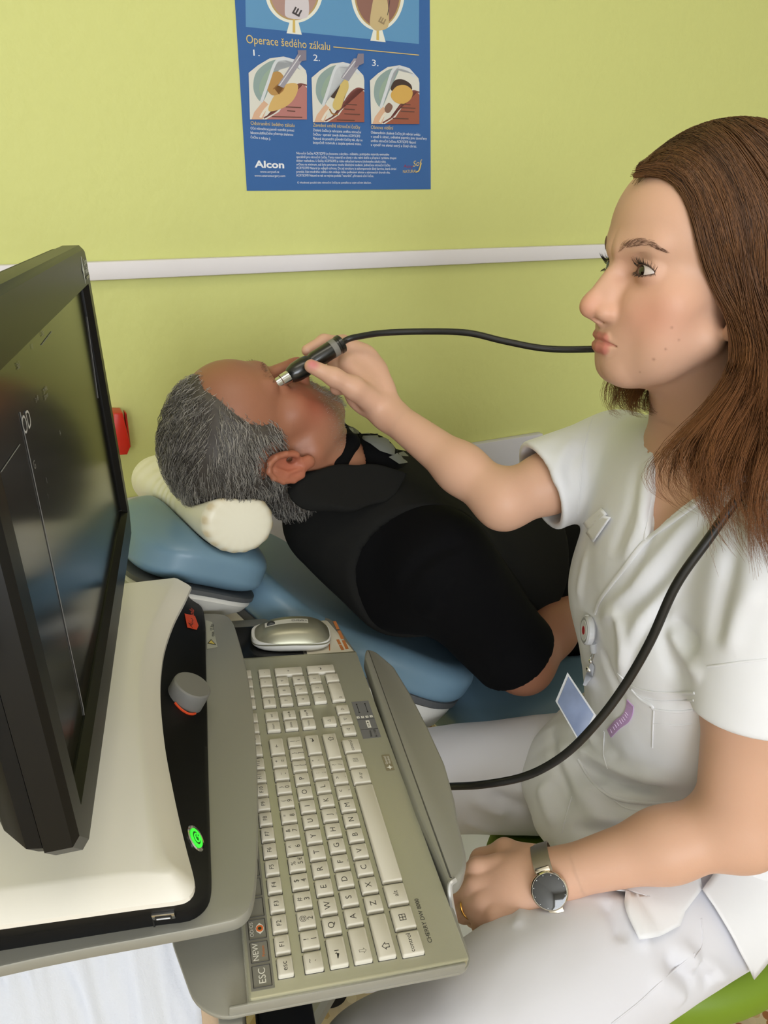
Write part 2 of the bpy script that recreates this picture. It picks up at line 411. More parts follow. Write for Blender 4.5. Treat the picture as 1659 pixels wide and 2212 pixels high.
# three step illustrations
def step(L, T, R, B, TL, k):
    w = R - L
    X = lambda u: L + w * u
    Y = lambda v: T + (B - T) * v
    q = lambda pts: smoothpx([(X(a), Y(b)) for a, b in pts])
    flat('step_picture', [(L, Y(.26)), (X(.16), Y(.14)), (X(.36), Y(.03)), (X(.60), Y(0)), (X(.80), Y(.05)), (X(.98), Y(.22)), (R, Y(.3)), (R, B), (L + 3, B)], mp('sclera_pale', (214, 212, 204)))
    flat('step_picture', q([(.08, .45), (.14, .24), (.36, .08), (.58, .06), (.50, .25), (.36, .50), (.24, .72), (.12, .62)]), mp('cornea_grey', (138, 158, 156)))
    flat('step_picture', q([(.18, .50), (.26, .30), (.40, .18), (.46, .22), (.34, .44), (.24, .62)]), mp('iris_green', (146, 166, 150)))
    flat('step_picture', [(X(.30), B), (X(.52), Y(.88)), (X(.72), Y(.62)), (X(.84), Y(.5)), (X(.95), Y(.45)), (R, Y(.5)), (R, B)], mp('vitreous' + str(k), [(176, 116, 112), (150, 84, 70), (148, 82, 62)][k]))
    flat('step_picture', strip([(X(.26), Y(.98)), (X(.50), Y(.84)), (X(.70), Y(.56)), (X(.86), Y(.44)), (X(1), Y(.46))], 3.2), mp('vitreous_rim', (120, 66, 60)))
    flat('step_picture', [(X(.05), B), (X(.10), Y(.88)), (X(.26), Y(.70)), (X(.34), Y(.76)), (X(.24), B)], mp('sclera_pink', (210, 170, 142)))
    flat('step_picture', strip([(X(.20), Y(.97)), (X(.27), Y(.86)), (X(.36), Y(.77))], 5), mp('fibre_white', (222, 214, 200)))
    if k == 0:
        flat('step_picture', q([(.34, .86), (.44, .62), (.62, .45), (.82, .43), (.84, .55), (.74, .72), (.56, .83)]), mp('lens_tan', (206, 170, 104)))
        flat('step_picture', q([(.30, .44), (.38, .28), (.52, .24), (.62, .36), (.60, .54), (.44, .62), (.34, .56)]), mp('lens_brown', (178, 136, 76)))
        flat('step_picture', strip([(X(.42), Y(.52)), (X(.52), Y(.44)), (X(.60), Y(.50)), (X(.52), Y(.60))], 2), mp('lens_line', (150, 104, 52)))
    elif k == 1:
        flat('step_picture', q([(.34, .54), (.38, .30), (.52, .20), (.62, .26), (.60, .44), (.46, .60)]), mp('pupil_dark', (60, 42, 36)))
        flat('step_picture', q([(.40, .70), (.52, .44), (.58, .30), (.68, .30), (.70, .44), (.62, .58), (.56, .76), (.46, .80)]), mp('folded_lens', (204, 180, 110)))
        flat('step_picture', strip([(X(.34), Y(.78)), (X(.40), Y(.86)), (X(.50), Y(.87))], 3), mp('lens_line', (150, 104, 52)))
    else:
        flat('step_picture', q([(.42, .40), (.50, .26), (.66, .24), (.82, .32), (.84, .42), (.66, .36), (.50, .44)]), mp('pupil_dark', (60, 42, 36)))
        flat('step_picture', q([(.42, .50), (.54, .36), (.72, .34), (.86, .44), (.82, .58), (.66, .66), (.50, .62)]), mp('lens_gold', (206, 164, 84)))
        flat('step_picture', q([(.30, .72), (.38, .64), (.46, .70), (.40, .80), (.32, .80)]), mp('tissue_brown', (124, 92, 78)))
    flat('step_picture', strip([(X(.22), Y(.72)), (X(.34), Y(.40)), (X(.46), Y(.10)), (X(.60), Y(.035)), (X(.78), Y(.08)), (X(.90), Y(.19))], 6.5), mp('cornea_white', (206, 210, 216)))
    if k < 2:
        a = ((.86, -.06), (.98, -.02), (.60, .50), (.50, .46)) if k == 0 else ((.80, -.06), (.99, -.06), (.70, .32), (.56, .26))
        flat('step_picture', [(X(x), Y(y)) for x, y in a], mp('probe_grey', (150, 146, 158)))
        b = ((.84, -.10), (.99, -.10), (.99, .06), (.86, .08)) if k == 0 else ((.88, -.14), (.99, -.14), (.99, .02), (.80, .10))
        flat('step_picture', [(X(x), Y(y)) for x, y in b], mp('probe_dark', (128, 120, 136)))
        flat('step_picture', strip([(X(a[0][0] + .03), Y(a[0][1] + .04)), (X(a[3][0] + .03), Y(a[3][1]))], 2), mp('probe_light', (210, 208, 214)))
    for (x, y, l) in ((.64, .80, .26), (.66, .86, .14), (.40, .955, .52)) if k == 0 else ((.62, .70, .24), (.62, .78, .2), (.62, .86, .3), (.48, .96, .34)) if k == 1 else ((.62, .66, .2), (.62, .72, .3), (.62, .78, .28), (.46, .9, .32)):
        flat('caption_line', strip([(X(x), Y(y)), (X(x + l * .5), Y(y + .006)), (X(x + l), Y(y + .012))], 2.2), mp('ink_brown', (96, 60, 50)))
step(537, 122, 663, 258, 0, 0); step(673, 134, 787, 264, 0, 1); step(799, 141, 906, 268, 0, 2)
for s, x0, y0, x1, y1 in (('Odstranění šedého zákalu', 541, 266, 636, 271), ('Zavedení umělé nitrooční čočky', 676, 270, 778, 275), ('Obnova vidění', 801, 275, 849, 277)):
    ptext('caption_heading', s, x0, y0, x1, y1, 8, M_gold)
for k, (x0, y0, dy, lines) in enumerate(((541, 277, 9.5, ('Oční mikrochirurg jemně rozmělní pomocí', 'fakoemulzifikačního přístroje zkalenou', 'čočku a odsaje ji.')),
        (676, 281, 9, ('Zkalená čočka je nahrazena umělou nitrooční', 'čočkou - operatér zavede složenou ACRYSOF®', 'Natural do pouzdra původní čočky tak, aby se', 'bezpečně rozvinula a zaujala správné místo.')),
        (801, 286, 9, ('Odstraněním zkalené čočky již nebrání světlu', 'v cestě k sítnici, světelné paprsky jsou zaostřeny', 'umělou nitrooční čočkou ACRYSOF® Natural', 'a vytváří na sítnici ostrý a čistý obraz.')))):
    for i, s in enumerate(lines): ptext('caption_text', s, x0, y0 + dy * i, x0 + len(s) * 2.42, y0 + dy * i + 5 - i * .6, 6, M_pw)
para = ('Nitrooční čočka ACRYSOF® je zhotovena z akrylátu - měkkého, poddajného materiálu vyvinutého', 'speciálně pro nitrooční čočky. Tento materiál se chová v oku velmi dobře a přispívá k rychlému zhojení', 'doktor rozhodnou. U čočky ACRYSOF® je riziko odloučení komory (druhotného zákalu) nízké,', 'určitou na minimum, což bylo potvrzeno mnoha klinickými studiemi. Jedinečnou nitrooční čočku', 'ACRYSOF® Natural je nejlepší ochrana. Do její struktury je zakomponován žlutý barvivo, které chrání', 'proniká část modrého světla a tím snižuje riziko poškození sítnice u stárnoucích chorob oka.', 'ACRYSOF® Natural se tak co nejvíce podobá "naturální", přirozené oční čočce.')
for i, s in enumerate(para): ptext('paragraph_text', s, 640, 331 + 8 * i, 640 + min(216, len(s) * 2.2), 334 + 8 * i - i * .3, 5.5, M_pw)
ptext('paragraph_text', 'O vhodnosti použití této nitrooční čočky se poraďte se svým očním lékařem.', 642, 394.5, 802, 395, 4.5, M_pw)
ptext('logo_text', 'Alcon', 551, 355, 613, 357, 15, M_pw, bold=.03)
ptext('web_text', 'www.acrysof.cz', 562, 371, 603, 371.5, 5, M_pw); ptext('web_text', 'www.cataractsurgery.com', 550, 379.5, 616, 380, 5, M_pw)
ptext('logo_text', 'Acry', 872, 359, 892, 360, 7, mp('logo_red', (150, 44, 62))); ptext('logo_text', 'Sof', 891, 355, 909, 352, 13, M_gold, shear=.3)
ptext('logo_text', 'NATURAL', 870, 371, 900, 370, 7, M_gold); flat('logo_swash', strip([(898, 372), (905, 368), (910, 352)], 2.5), M_gold)
# ================================================================== cart frame in which keyboard, console and monitor are lined up
KORG = V3(-0.07287, 0.37799, 0.75396)
KU = unit((-0.2458, 0.9689, 0.0278)); KN = unit((0.09797, -0.00366, 0.99518)); KN = unit(KN - KU * np.dot(KN, KU))
KV = np.cross(KN, KU)                                    # towards the back row
def kb(u, v, h=0.0): return KORG + KU * u + KV * v + KN * h
U = unit((-0.2458, 0.9693, 0)); W = np.array((-U[1], U[0], 0)); Z = up3   # W points left, away from the woman
M_metal_grey = mat('grey_powder_coat', (150, 149, 140), .42, metal=.25, bump=.06, scale=900, dist=.0006)
M_edge = mat('grey_edge', (190, 190, 190), .3, metal=.5)
M_blackp = mat('black_plastic', (12, 12, 13), .5, bump=.04, scale=700, dist=.0005, spec=.2)
M_shell = mat('white_shell', (226, 222, 212), .32, coat=.1)
M_red = mat('orange_red_print', (224, 78, 36), .4)
M_chrome = mat('chrome', (205, 205, 205), .12, metal=1.0)
SHELF_Z = .800; LID_Z = .872
shelf_px = [(-330, 2180), (0, 2082), (490, 1994), (528, 1978), (545, 1950), (553, 1890), (556, 1800), (556, 1700), (553, 1610), (546, 1530), (534, 1450), (517, 1385), (503, 1340), (486, 1326), (448, 1324), (300, 1330), (120, 1345), (-420, 1480)]
sh = [onz(x, y, SHELF_Z) for x, y in shelf_px]
sh = [p for p in sh]
def chaikin(p, n=2, keep=()):
    p = [np.asarray(q, float) for q in p]
    for _ in range(n):
        o = []
        for i in range(len(p)):
            a, b = p[i], p[(i + 1) % len(p)]; o += [a * .75 + b * .25, a * .25 + b * .75]
        p = o
    return p
shelf = slab('device_shelf', [p - Z * .012 for p in chaikin(sh, 2)], Z * .012, M_metal_grey, bevel=.002)
tag(shelf, 'grey metal shelf plate that carries the white console', 'shelf')
lb_o = empty('warning_label', onz(455, 1370, SHELF_Z + .0006))
tag(lb_o, 'small silver load limit sticker with warning triangle on the grey shelf', 'sticker')
q = [onz(x, y, SHELF_Z + .0004) for x, y in ((444, 1340), (458, 1344), (470, 1398), (447, 1402))]
slab('sticker_sheet', q, Z * .0003, mat('sticker_silver', (176, 176, 160), .4), lb_o, 0)
tri = [onz(x, y, SHELF_Z + .0009) for x, y in ((448, 1390), (456, 1381), (467, 1393))]
tc_ = sum(tri) / 3
flat_tri = lambda s, z: [tc_ + (p - tc_) * s + Z * z for p in tri]
slab('warning_triangle', flat_tri(1, 0), Z * .0002, mat('ink_black', (25, 25, 25), .5), lb_o, 0)
slab('warning_triangle', flat_tri(.7, .0002), Z * .0001, mat('sticker_yellow', (210, 190, 90), .5), lb_o, 0)
text('label_text', 'max. 55 lbs', .0066, onz(459, 1361, SHELF_Z + .001), U, W, mat('ink_black', (25, 25, 25), .5), lb_o)

# ---- the console: black body, sloped black fascia, white lid
con = empty('ultrasound_console', onz(200, 1700, SHELF_Z))
tag(con, 'white topped black ultrasound console with grey dial and green power button', 'console')
BZ = SHELF_Z + .0005
foot_px = [(411, 1290), (432, 1318), (443, 1345), (445, 1420), (448, 1550), (451, 1700), (455, 1840), (457, 1905), (455, 1938), (446, 1962), (425, 1982), (398, 1992), (335, 2000), (160, 2028), (0, 2054), (-260, 2096)]
# outline in the shelf plane
foot = [onz(x, y, BZ) for x, y in foot_px]
back = -W * -1
far0 = foot[0] + W * .34 + U * .0; near0 = foot[-1]
foot_loop = foot + [near0 + W * .12 + U * .05, far0 + W * .05]
# lid edge curve seen from above
lid_px = [(413, 1268), (398, 1300), (375, 1345), (356, 1400), (348, 1450), (346, 1500), (350, 1560), (358, 1625), (372, 1700), (388, 1775), (404, 1840), (418, 1893), (420, 1915), (410, 1935), (385, 1946), (300, 1957), (150, 1978), (0, 1999), (-260, 2036)]
LB = LID_Z - .012
lid_edge = [onz(x, y, LB) for x, y in lid_px]
def resample(p, n):
    p = np.asarray(p, float); d = np.r_[0, np.cumsum(np.linalg.norm(np.diff(p, axis=0), axis=1))]
    s = np.linspace(0, d[-1], n); return np.stack([np.interp(s, d, p[:, k]) for k in range(3)], 1)
NS = 180
fa, la_ = resample(catmull(foot, 5), NS), resample(catmull(lid_edge, 5), NS)
# body: bottom ring, vertical lip, sloped fascia rising to just under the lid edge
def ring(front, z=None):
    f = np.array(front)
    if z is not None: f = f.copy(); f[:, 2] = z
    b0 = f[-1] + W * .10 + U * .06; b1 = f[0] + W * .30
    return list(f) + [V3(b0[0], b0[1], f[-1][2]), V3(b1[0], b1[1], f[0][2])]
# lid: overhanging rim, wide sloped bevel, flat top
def lid_inner(d):
    o = []
    n = len(la_)
    t = np.gradient(la_, axis=0); t /= np.linalg.norm(t, axis=1)[:, None]
    k_ = 16; tp = np.pad(t, ((k_, k_), (0, 0)), mode='edge'); t = np.stack([np.convolve(tp[:, c], np.ones(2 * k_ + 1), 'valid') for c in range(3)], 1)
    for i in range(n):
        nv = unit(np.cross(Z, t[i])); 
        o.append(la_[i] + nv * d)
    return np.array(o)
sgn_ = -1 if np.dot(np.cross(Z, np.gradient(la_, axis=0)[NS // 3]), W) < 0 else 1
lipz = BZ + .010
def inset_to(f, l, k): return f * (1 - k) + l * k
r0, r1 = fa.copy(), fa.copy(); r1[:, 2] = lipz
slope_top = lid_inner(.007 * sgn_); slope_top[:, 2] = LB - .0035
mid = inset_to(fa, slope_top, .08); mid[:, 2] = lipz + .006
loft('body', [ring(r0), ring(r1), ring(mid), ring(slope_top)], M_blackp, con, sharp=28)
l0 = la_.copy(); l0[:, 2] = LB - .004
l1 = la_.copy(); l1[:, 2] = LB
li = lid_inner(.004 * sgn_); li[:, 2] = LB + .004
l2 = lid_inner(.016 * sgn_); l2[:, 2] = LID_Z
l3 = lid_inner(.020 * sgn_); l3[:, 2] = LID_Z + .001
loft('lid', [ring(l0), ring(l1), ring(li), ring(l2), ring(l3)], M_shell, con, sharp=24)
# fascia frame for the dial and the button: find point and normal on the sloped face
def fascia(x, y):
    bv = BVHTree.FromObject(bpy.data.objects['body'], bpy.context.evaluated_depsgraph_get())
    r = ray(x, y); h = bv.ray_cast(Vector(CAM), Vector(r)); return np.array(h[0]), np.array(h[1])
bpy.context.view_layer.update()
kc, kn = fascia(400, 1508)
kn = unit(kn + V3(.10, 0, .55))
kx, ky = frame_of(kn)
lathe('dial', kc - kn * .004, kn, [(.0205, 0), (.0205, .019), (.0200, .0215), (.0185, .0228), (0.0001, .0230)], mat('dial_grey', (122, 121, 117), .5), con, 48)
arc = [kc - U * .0245 * math.cos(a) - W * .0245 * math.sin(a) for a in np.linspace(-.75, .75, 12)]
bvb = BVHTree.FromObject(bpy.data.objects['body'], bpy.context.evaluated_depsgraph_get())
arc = [np.array(bvb.find_nearest(Vector(p))[0]) + kn * .0006 for p in arc]
tube('dial_mark', arc, .0013, M_red, con, 6)
bc, bn = fascia(421, 1812)
lathe('power_button', bc - bn * .003, bn, [(.0112, 0), (.0112, .004), (.0104, .0048), (.0088, .0044), (.0001, .0040)], M_chrome, con, 40)
pb = bpy.data.objects['power_button']
gl = mat('green_led', (60, 235, 60), .3, emit=.75)
lathe('light_ring', bc + bn * .0010, bn, [(.0082, 0), (.0082, .0009), (.0056, .0010), (.0056, 0)], gl, pb, 36)
bx, by = frame_of(bn)
sym = [bc + bn * .0021 + (bx * math.cos(a) + by * math.sin(a)) * .0034 for a in np.linspace(.6, 5.68, 20)]
tube('power_symbol', sym, .0006, gl, pb, 6); tube('power_symbol', [bc + bn * .0021 + bx * .0008, bc + bn * .0021 + bx * .0042], .0006, gl, pb, 6)
lathe('button_face', bc + bn * .0009, bn, [(.0055, 0), (.0055, .0008), (.0001, .0009)], mat('button_grey', (40, 110, 44), .3, metal=.3), pb, 28)
# brand mark on the fascia
mk = [fascia(x, y) for x, y in ((398, 1326), (420, 1331), (428, 1352), (424, 1361), (404, 1356))]
mn = unit(sum(m_[1] for m_ in mk)); slab('brand_mark', [m_[0] + mn * .0005 for m_ in mk], mn * .0003, M_red, con, 0)
mu_ = unit(U - mn * np.dot(U, mn)); mw_ = np.cross(mn, mu_)
text('brand_text', 'ABS', .0115, fascia(411, 1345)[0] + mn * .0012, mu_, mw_, mat('ink_black', (25, 25, 25), .5), con)
text('brand_text', 'olu', .0115, fascia(413, 1322)[0] + mn * .0012, mu_, mw_, M_red, con)
# usb socket on the near end
uc, un = fascia(354, 1973)
ur = unit(np.cross(Z, un)); uu = np.cross(un, ur)
us = box('usb_socket', uc + un * .001 , ur * .017, uu * .010, un * .004, M_chrome, con, .0008)
box('usb_slot', uc + un * .0032, ur * .012, uu * .0055, un * .001, mat('ink_black', (25, 25, 25), .5), us)
box('usb_tongue', uc + un * .0036, ur * .010, uu * .0018, un * .0008, M_pw, us)
sc, sn = fascia(331, 1985)
box('body_seam', sc + sn * .0002, unit(np.cross(Z, sn)) * .0012, up3 * .03, sn * .001, mat('seam_black', (6, 6, 6), .6), con)
# ================================================================== keyboard tray, keyboard, mouse
PU, PV = .01862, .01948
def kk(u, r, h=0.0): return kb(u * PU, -r * PV, h)        # key grid: u to the right, r rows towards the user
PLATE_H, TRAY_H = -.0045, -.016
M_plate = mat('silver_key_plate', (166, 164, 138), .34, metal=.55, bump=.03, scale=1200, dist=.0003)
M_key = mat('key_cream', (212, 207, 194), .45, spec=.3)
M_ink = mat('key_ink', (52, 50, 48), .6)
# tray
tray = empty('keyboard_tray', kb(.2, -.06, -.03))
tag(tray, 'grey metal pull-out tray holding the keyboard and mouse', 'tray')
tr = [kb(u, v, TRAY_H) for u, v in ((-.012, .030), (-.013, .052), (.002, .072), (.06, .09), (.52, .09), (.535, .06), (.54, -.10), (.532, -.128), (.515, -.137), (.44, -.150), (.04, -.1535), (-.004, -.152), (-.012, -.143))]
slab('tray_plate', [p - KN * .004 for p in round_poly(tr, .012, 4)], KN * .004, M_metal_grey, tray, .0012)
# side lip of the tray under the near end of the keyboard
box('side_lip', kb(-.0105, -.048, TRAY_H + .0035), KU * .0025, KV * .19, KN * .011, M_metal_grey, tray, .0008)
# front hand rest : bulged raised bar
def rest():
    top = [(791, 1400), (788, 1416), (845, 1591), (901, 1750), (966, 1898), (972, 1905), (997, 1894), (1009, 1869), (1008, 1844), (989, 1766), (983, 1726), (961, 1648), (923, 1566), (889, 1500), (851, 1438), (813, 1406)]
    return [p - KN * .022 for p in round_poly([onplane(x, y, kb(0, 0, .004), KN) for x, y in top], .005, 3)]
slab('hand_rest', rest(), KN * .022, M_metal_grey, tray, .004, 3)
tube('rest_bracket', catmull([onplane(984, 1900, kb(0, 0, .003), KN), onplane(972, 1912, kb(0, 0, .001), KN), onplane(974, 1945, kb(0, 0, -.010), KN), onplane(980, 1975, kb(0, 0, -.03), KN), onplane(984, 1995, kb(0, 0, -.05), KN)], 5), .0026, M_edge, tray, 8)
box('tray_seam', kb(.315, -.1487, TRAY_H + .0002), KU * .002, KV * .006, KN * .001, M_blackp, tray)
box('slide_rail', kb(.25, -.06, TRAY_H - .02), KU * .45, KV * .05, KN * .03, M_blackp, tray, .004)

# keyboard
kbd = empty('keyboard', kb(.2, -.06, TRAY_H))
tag(kbd, 'silver full-size keyboard with flat cream keys on the grey tray', 'keyboard')
pl = round_poly([kb(-.0095, .032, TRAY_H + .0005), kb(.4285, .032, TRAY_H + .0005), kb(.4285, -.1462, TRAY_H + .0005), kb(-.0095, -.1462, TRAY_H + .0005)], .003, 3)
slab('base', pl, KN * (PLATE_H - TRAY_H - .0005), M_plate, kbd, .0012)
fo = [kb(-.013, .0315, PLATE_H + .0002), kb(.1, .0315, PLATE_H + .0002), kb(.1, .0325, PLATE_H + .0002), kb(-.013, .0325, PLATE_H + .0002)]
slab('clear_overlay', [kb(u, v, PLATE_H + .0001) for u, v in ((-.0135, .0335), (.425, .0335), (.425, -.1458), (-.0105, -.1458))], KN * .0001, mat('clear_film', (235, 235, 220), .15, alpha=.12), kbd, 0)
_keymesh = {}
KW, KD = .0152, .0148
def key_mesh(w, d):
    k = (round(w, 5), round(d, 5))
    if k not in _keymesh:
        h = .0042
        def rr(ix, z, r=.0012):
            o = []
            for (cx, cy, a0) in ((w / 2 - ix - r, d / 2 - ix - r, 0), (-w / 2 + ix + r, d / 2 - ix - r, 90), (-w / 2 + ix + r, -d / 2 + ix + r, 180), (w / 2 - ix - r, -d / 2 + ix + r, 270)):
                for s in range(4):
                    a = math.radians(a0 + s * 30); o.append((cx + r * math.cos(a), cy + r * math.sin(a), z))
            return o
        _keymesh[k] = loft('key', [rr(0, 0), rr(0, h - .0012), rr(.0004, h - .0004), rr(.0011, h)], None, None, obj=False, sharp=40)
        _keymesh[k].materials.append(M_key)
    return _keymesh[k]
KMAT = Matrix(((KU[0], KV[0], KN[0], 0), (KU[1], KV[1], KN[1], 0), (KU[2], KV[2], KN[2], 0), (0, 0, 0, 1)))
_wellmesh = {}
M_well = mat('key_gap_dark', (70, 68, 64), .6)
def key(u, r, wu=1.0, d=KD, legends=(), du=0.0):
    w = wu * PU - (PU - KW)
    o = bpy.data.objects.new('key', key_mesh(w, d)); COL.objects.link(o)
    o.parent = kbd; o.matrix_parent_inverse = world_of(kbd).inverted()
    T = KMAT.copy(); T.translation = Vector(kk(u, r, -.0044)); o.matrix_basis = T
    k = (round(w, 5), round(d, 5))
    if k not in _wellmesh:
        bmw = bmesh.new(); bm_box(bmw, (0, 0, -.00005), (w + .0010, 0, 0), (0, d + .0010, 0), (0, 0, .0003)); _wellmesh[k] = bm_mesh('key_well', bmw, False); _wellmesh[k].materials.append(M_well)
    g = bpy.data.objects.new('key_well', _wellmesh[k]); COL.objects.link(g); g.parent = o
    for (s, size, x, y, rot) in legends:
        me = text_mesh(s, size, 0, 'CENTER')
        if len(me.materials) == 0: me.materials.append(M_ink)
        l = bpy.data.objects.new('legend', me); COL.objects.link(l)
        l.parent = o; l.location = (x, y, .00425); l.rotation_euler = (0, 0, rot)
def one(s, size=.0076): return ((s, size, -.0003, .0004, 0),)
def two(a, b, extra=None):
    L = [(a, .0062, 0, .0031, 0), (b, .0066, 0, -.0034, 0)]
    if extra: L.append((extra, .005, .0045, -.0034, 0))
    return L
FR, R1, R2, R3, R4, R5 = -.13, 1.02, 2.05, 3.06, 4.08, 5.20
FD = .0122
key(.5, FR, 1, FD, one('esc', .0060))
for i in range(12): key(1.5 + i * 1.0 + (0.0), FR, 1, FD, one('F%d' % (i + 1), .0058))
for i, (u, s) in enumerate(((13.55, '°'), (14.5, 'o'), (15.5, '='), (16.45, '×'), (17.85, '-'), (18.86, '+'), (19.87, '▲'), (20.9, '★'))): key(u, FR, 1, FD, one(s, .0045))
for i, (a, b) in enumerate((('~', '`'), ('!', '1'), ('@', '2'), ('#', '3'), ('$', '4'), ('%', '5'), ('^', '6'), ('&', '7'), ('*', '8'), ('(', '9'), (')', '0'), ('_', '-'), ('+', '='))):
    key(.5 + i, R1, 1, KD, two(a, b, '€' if b == '5' else None))
key(13.75, R1, 1.5, KD, one('⌫' if False else '←', .006))
key(.75, R2, 1.5, KD, (('⇥', .0085, -.003, 0, 0),))
for i, c in enumerate('QWERTYUIOP'): key(2 + i, R2, 1, KD, one(c))
key(12, R2, 1, KD, two('{', '[')); key(13, R2, 1, KD, two('}', ']')); key(14, R2, 1, KD, two('|', '\\'))
key(.875, R3, 1.75, KD, (('⇩', .0085, -.006, -.001, 0),))
for i, c in enumerate('ASDFGHJKL'):
    L = list(one(c))
    if c in 'FJ': L.append(('_', .006, 0, -.0040, 0))
    key(2.25 + i, R3, 1, KD, L)
key(11.25, R3, 1, KD, two(':', ';')); key(12.25, R3, 1, KD, two('"', "'")); key(13.63, R3, 1.75, KD, (('↵', .0075, .006, 0, 0),))
key(1.125, R4, 2.25, KD, (('⇧', .0085, -.010, -.001, 0),))
for i, c in enumerate('ZXCVBNM'): key(2.75 + i, R4, 1, KD, one(c))
key(9.75, R4, 1, KD, two('<', ',')); key(10.75, R4, 1, KD, two('>', '.')); key(11.75, R4, 1, KD, two('?', '/'))
key(13.37, R4, 2.25, KD, (('⇧', .0085, .010, -.001, 0),))
BD = .0185
key(.56, R5, 1.25, BD, one('control', .0056)); key(1.81, R5, 1.25, BD, one('⊞', .009)); key(3.06, R5, 1.25, BD, one('alt', .006))
key(6.9, R5 + .02, 6.45, BD, ())
key(10.74, R5, 1.25, BD, one('alt gr', .0045)); key(11.98, R5, 1.25, BD, one('▤', .007)); key(13.22, R5, 1.25, BD, one('control', .0056))
for u, s in ((14.6, '◁'), (15.57, '▽'), (16.55, '▷')): key(u, R5 + .12, .98, KD, one(s, .0048))
key(15.57, R4 + .25, .98, KD, one('△', .0048))
for j, (a, b) in enumerate((('insert', 'end'), ('delete', 'page▲'), ('home', 'page▼'))):
    key(15.5, R1 + j * 1.03, .97, KD, one(a, .0037)); key(16.46, R1 + j * 1.03, .97, KD, one(b, .0037))
num = (('num', '/', '*', '-'), ('7', '8', '9'), ('4', '5', '6'), ('1', '2', '3'))
for j, rowk in enumerate(num):
    for i, s in enumerate(rowk): key(17.82 + i * 1.02, R1 + j * 1.035, 1, KD, one(s, .005 if len(s) < 2 else .004))
key(20.9, R1 + 1.55, 1, KD * 2 + .0048, one('+', .006)); key(20.9, R4 + .60, 1, KD * 2 + .0052, one('↵', .006))
key(18.33, R5 + .06, 2.0, KD + .001, (('0', .0055, -.012, -.003, 0),)); key(19.86, R5 + .06, 1, KD + .001, one('.', .006))
text('model_text', 'CHERRY DW 8000', .0052, kb(.0305, -.1187, PLATE_H + .0004), KU, KV, M_ink, kbd)
# printed function strip behind the F-keys
M_strip = mat('strip_grey', (126, 124, 116), .45)
slab('label_strip', [kb(u, v, PLATE_H + .0003) for u, v in ((-.004, .0120), (.30, .0120), (.30, .0300), (-.004, .0300))], KN * .0002, M_strip, kbd, 0)
def cellbox(u0, u1, v0, v1):
    p = [kb(u0, v0, PLATE_H + .0007), kb(u1, v0, PLATE_H + .0007), kb(u1, v1, PLATE_H + .0007), kb(u0, v1, PLATE_H + .0007)]
    for a, b in ((0, 1), (1, 2), (2, 3), (3, 0)): tube('label_outline', [p[a], p[b]], .0003, M_ink, kbd, 4)
M_lw = mat('label_white', (232, 230, 222), .5)
for i in range(12):
    u0 = -.0020 + i * .0200; cellbox(u0, u0 + .0172, .0140, .0280)
text('label_text', 'ESC', .0078, kb(.0068, .0205, PLATE_H + .0007), KU, KV, M_lw, kbd)
text('label_text', 'NEW', .0066, kb(.0268, .0238, PLATE_H + .0007), KU, KV, M_lw, kbd)
text('label_text', 'Patient', .0034, kb(.0268, .0178, PLATE_H + .0007), KU, KV, mat('label_orange', (206, 120, 60), .5), kbd)
text('label_text', 'OD/OS', .0042, kb(.0468, .0254, PLATE_H + .0007), KU, KV, M_lw, kbd)
ec = kb(.0468, .0188, PLATE_H + .0007)
slab('eye_icon', [ec + KU * .0050 * c + KV * (.0034 * s) for c, s in ((1, 0), (.5, .8), (0, 1), (-.5, .8), (-1, 0), (-.5, -.8), (0, -1), (.5, -.8))], KN * .0001, M_lw, kbd, 0)
lathe('eye_icon', ec + KN * .0001, KN, [(.0030, 0), (.0030, .0001)], mat('icon_orange', (226, 110, 50), .5), kbd, 20)
lathe('eye_icon', ec + KN * .0002, KN, [(.0015, 0), (.0015, .0001)], mat('icon_dark', (40, 60, 30), .5), kbd, 16)
lathe('eye_icon', kb(.1068, .0205, PLATE_H + .0007), KN, [(.0026, 0), (.0026, .0001)], mat('icon_orange', (226, 110, 50), .5), kbd, 20)
# calliper help sticker
def sticker(name, u0, u1, v0, v1, m): return slab(name, [kb(u, v, PLATE_H + .0003) for u, v in ((u0, v0), (u1, v0), (u1, v1), (u0, v1))], KN * .0002, m, kbd, 0)
hs = sticker('help_sticker', .2585, .3235, -.1385, -.1175, mat('sticker_grey', (112, 112, 114), .5))
M_dk = mat('ink_black', (25, 25, 25), .5)
def hp(u, v): return kb(u, v, PLATE_H + .0007)
for v in (-.1228, -.1330):
    tube('sticker_print', [hp(.303, v), hp(.318, v)], .0003, M_dk, hs, 4)
    for u in (.303, .318): lathe('sticker_print', hp(u, v), KN, [(.0010, 0), (.0010, .0001)], M_dk, hs, 10)
for k in range(4):
    c = hp(.2945, -.1195 - k * .0053); slab('sticker_print', [c + KU * a * .0017 + KV * b * .0017 for a, b in ((-1, -1), (1, -1), (1, 1), (-1, 1))], KN * .0001, M_lw, hs, 0)
    slab('sticker_print', [c + KN * .0001 + KU * a * .0007 + KV * b * .0007 for a, b in ((-1, -1), (1, -1), (0, 1))], KN * .0001, M_dk, hs, 0)
c = hp(.2815, -.1290); slab('sticker_print', [c + KU * a + KV * b for a, b in ((-.0062, -.0022), (.0062, -.0022), (.0062, .0022), (-.0062, .0022))], KN * .0001, M_lw, hs, 0)
text('sticker_print', 'Shift ▶', .0032, c + KN * .0002, KU, KV, M_dk, hs)
text('sticker_print', 'Retina', .0040, hp(.2655, -.1278), KU, KV, M_dk, hs); text('sticker_print', 'A1 / OD', .0036, hp(.2655, -.1335), KU, KV, M_dk, hs)
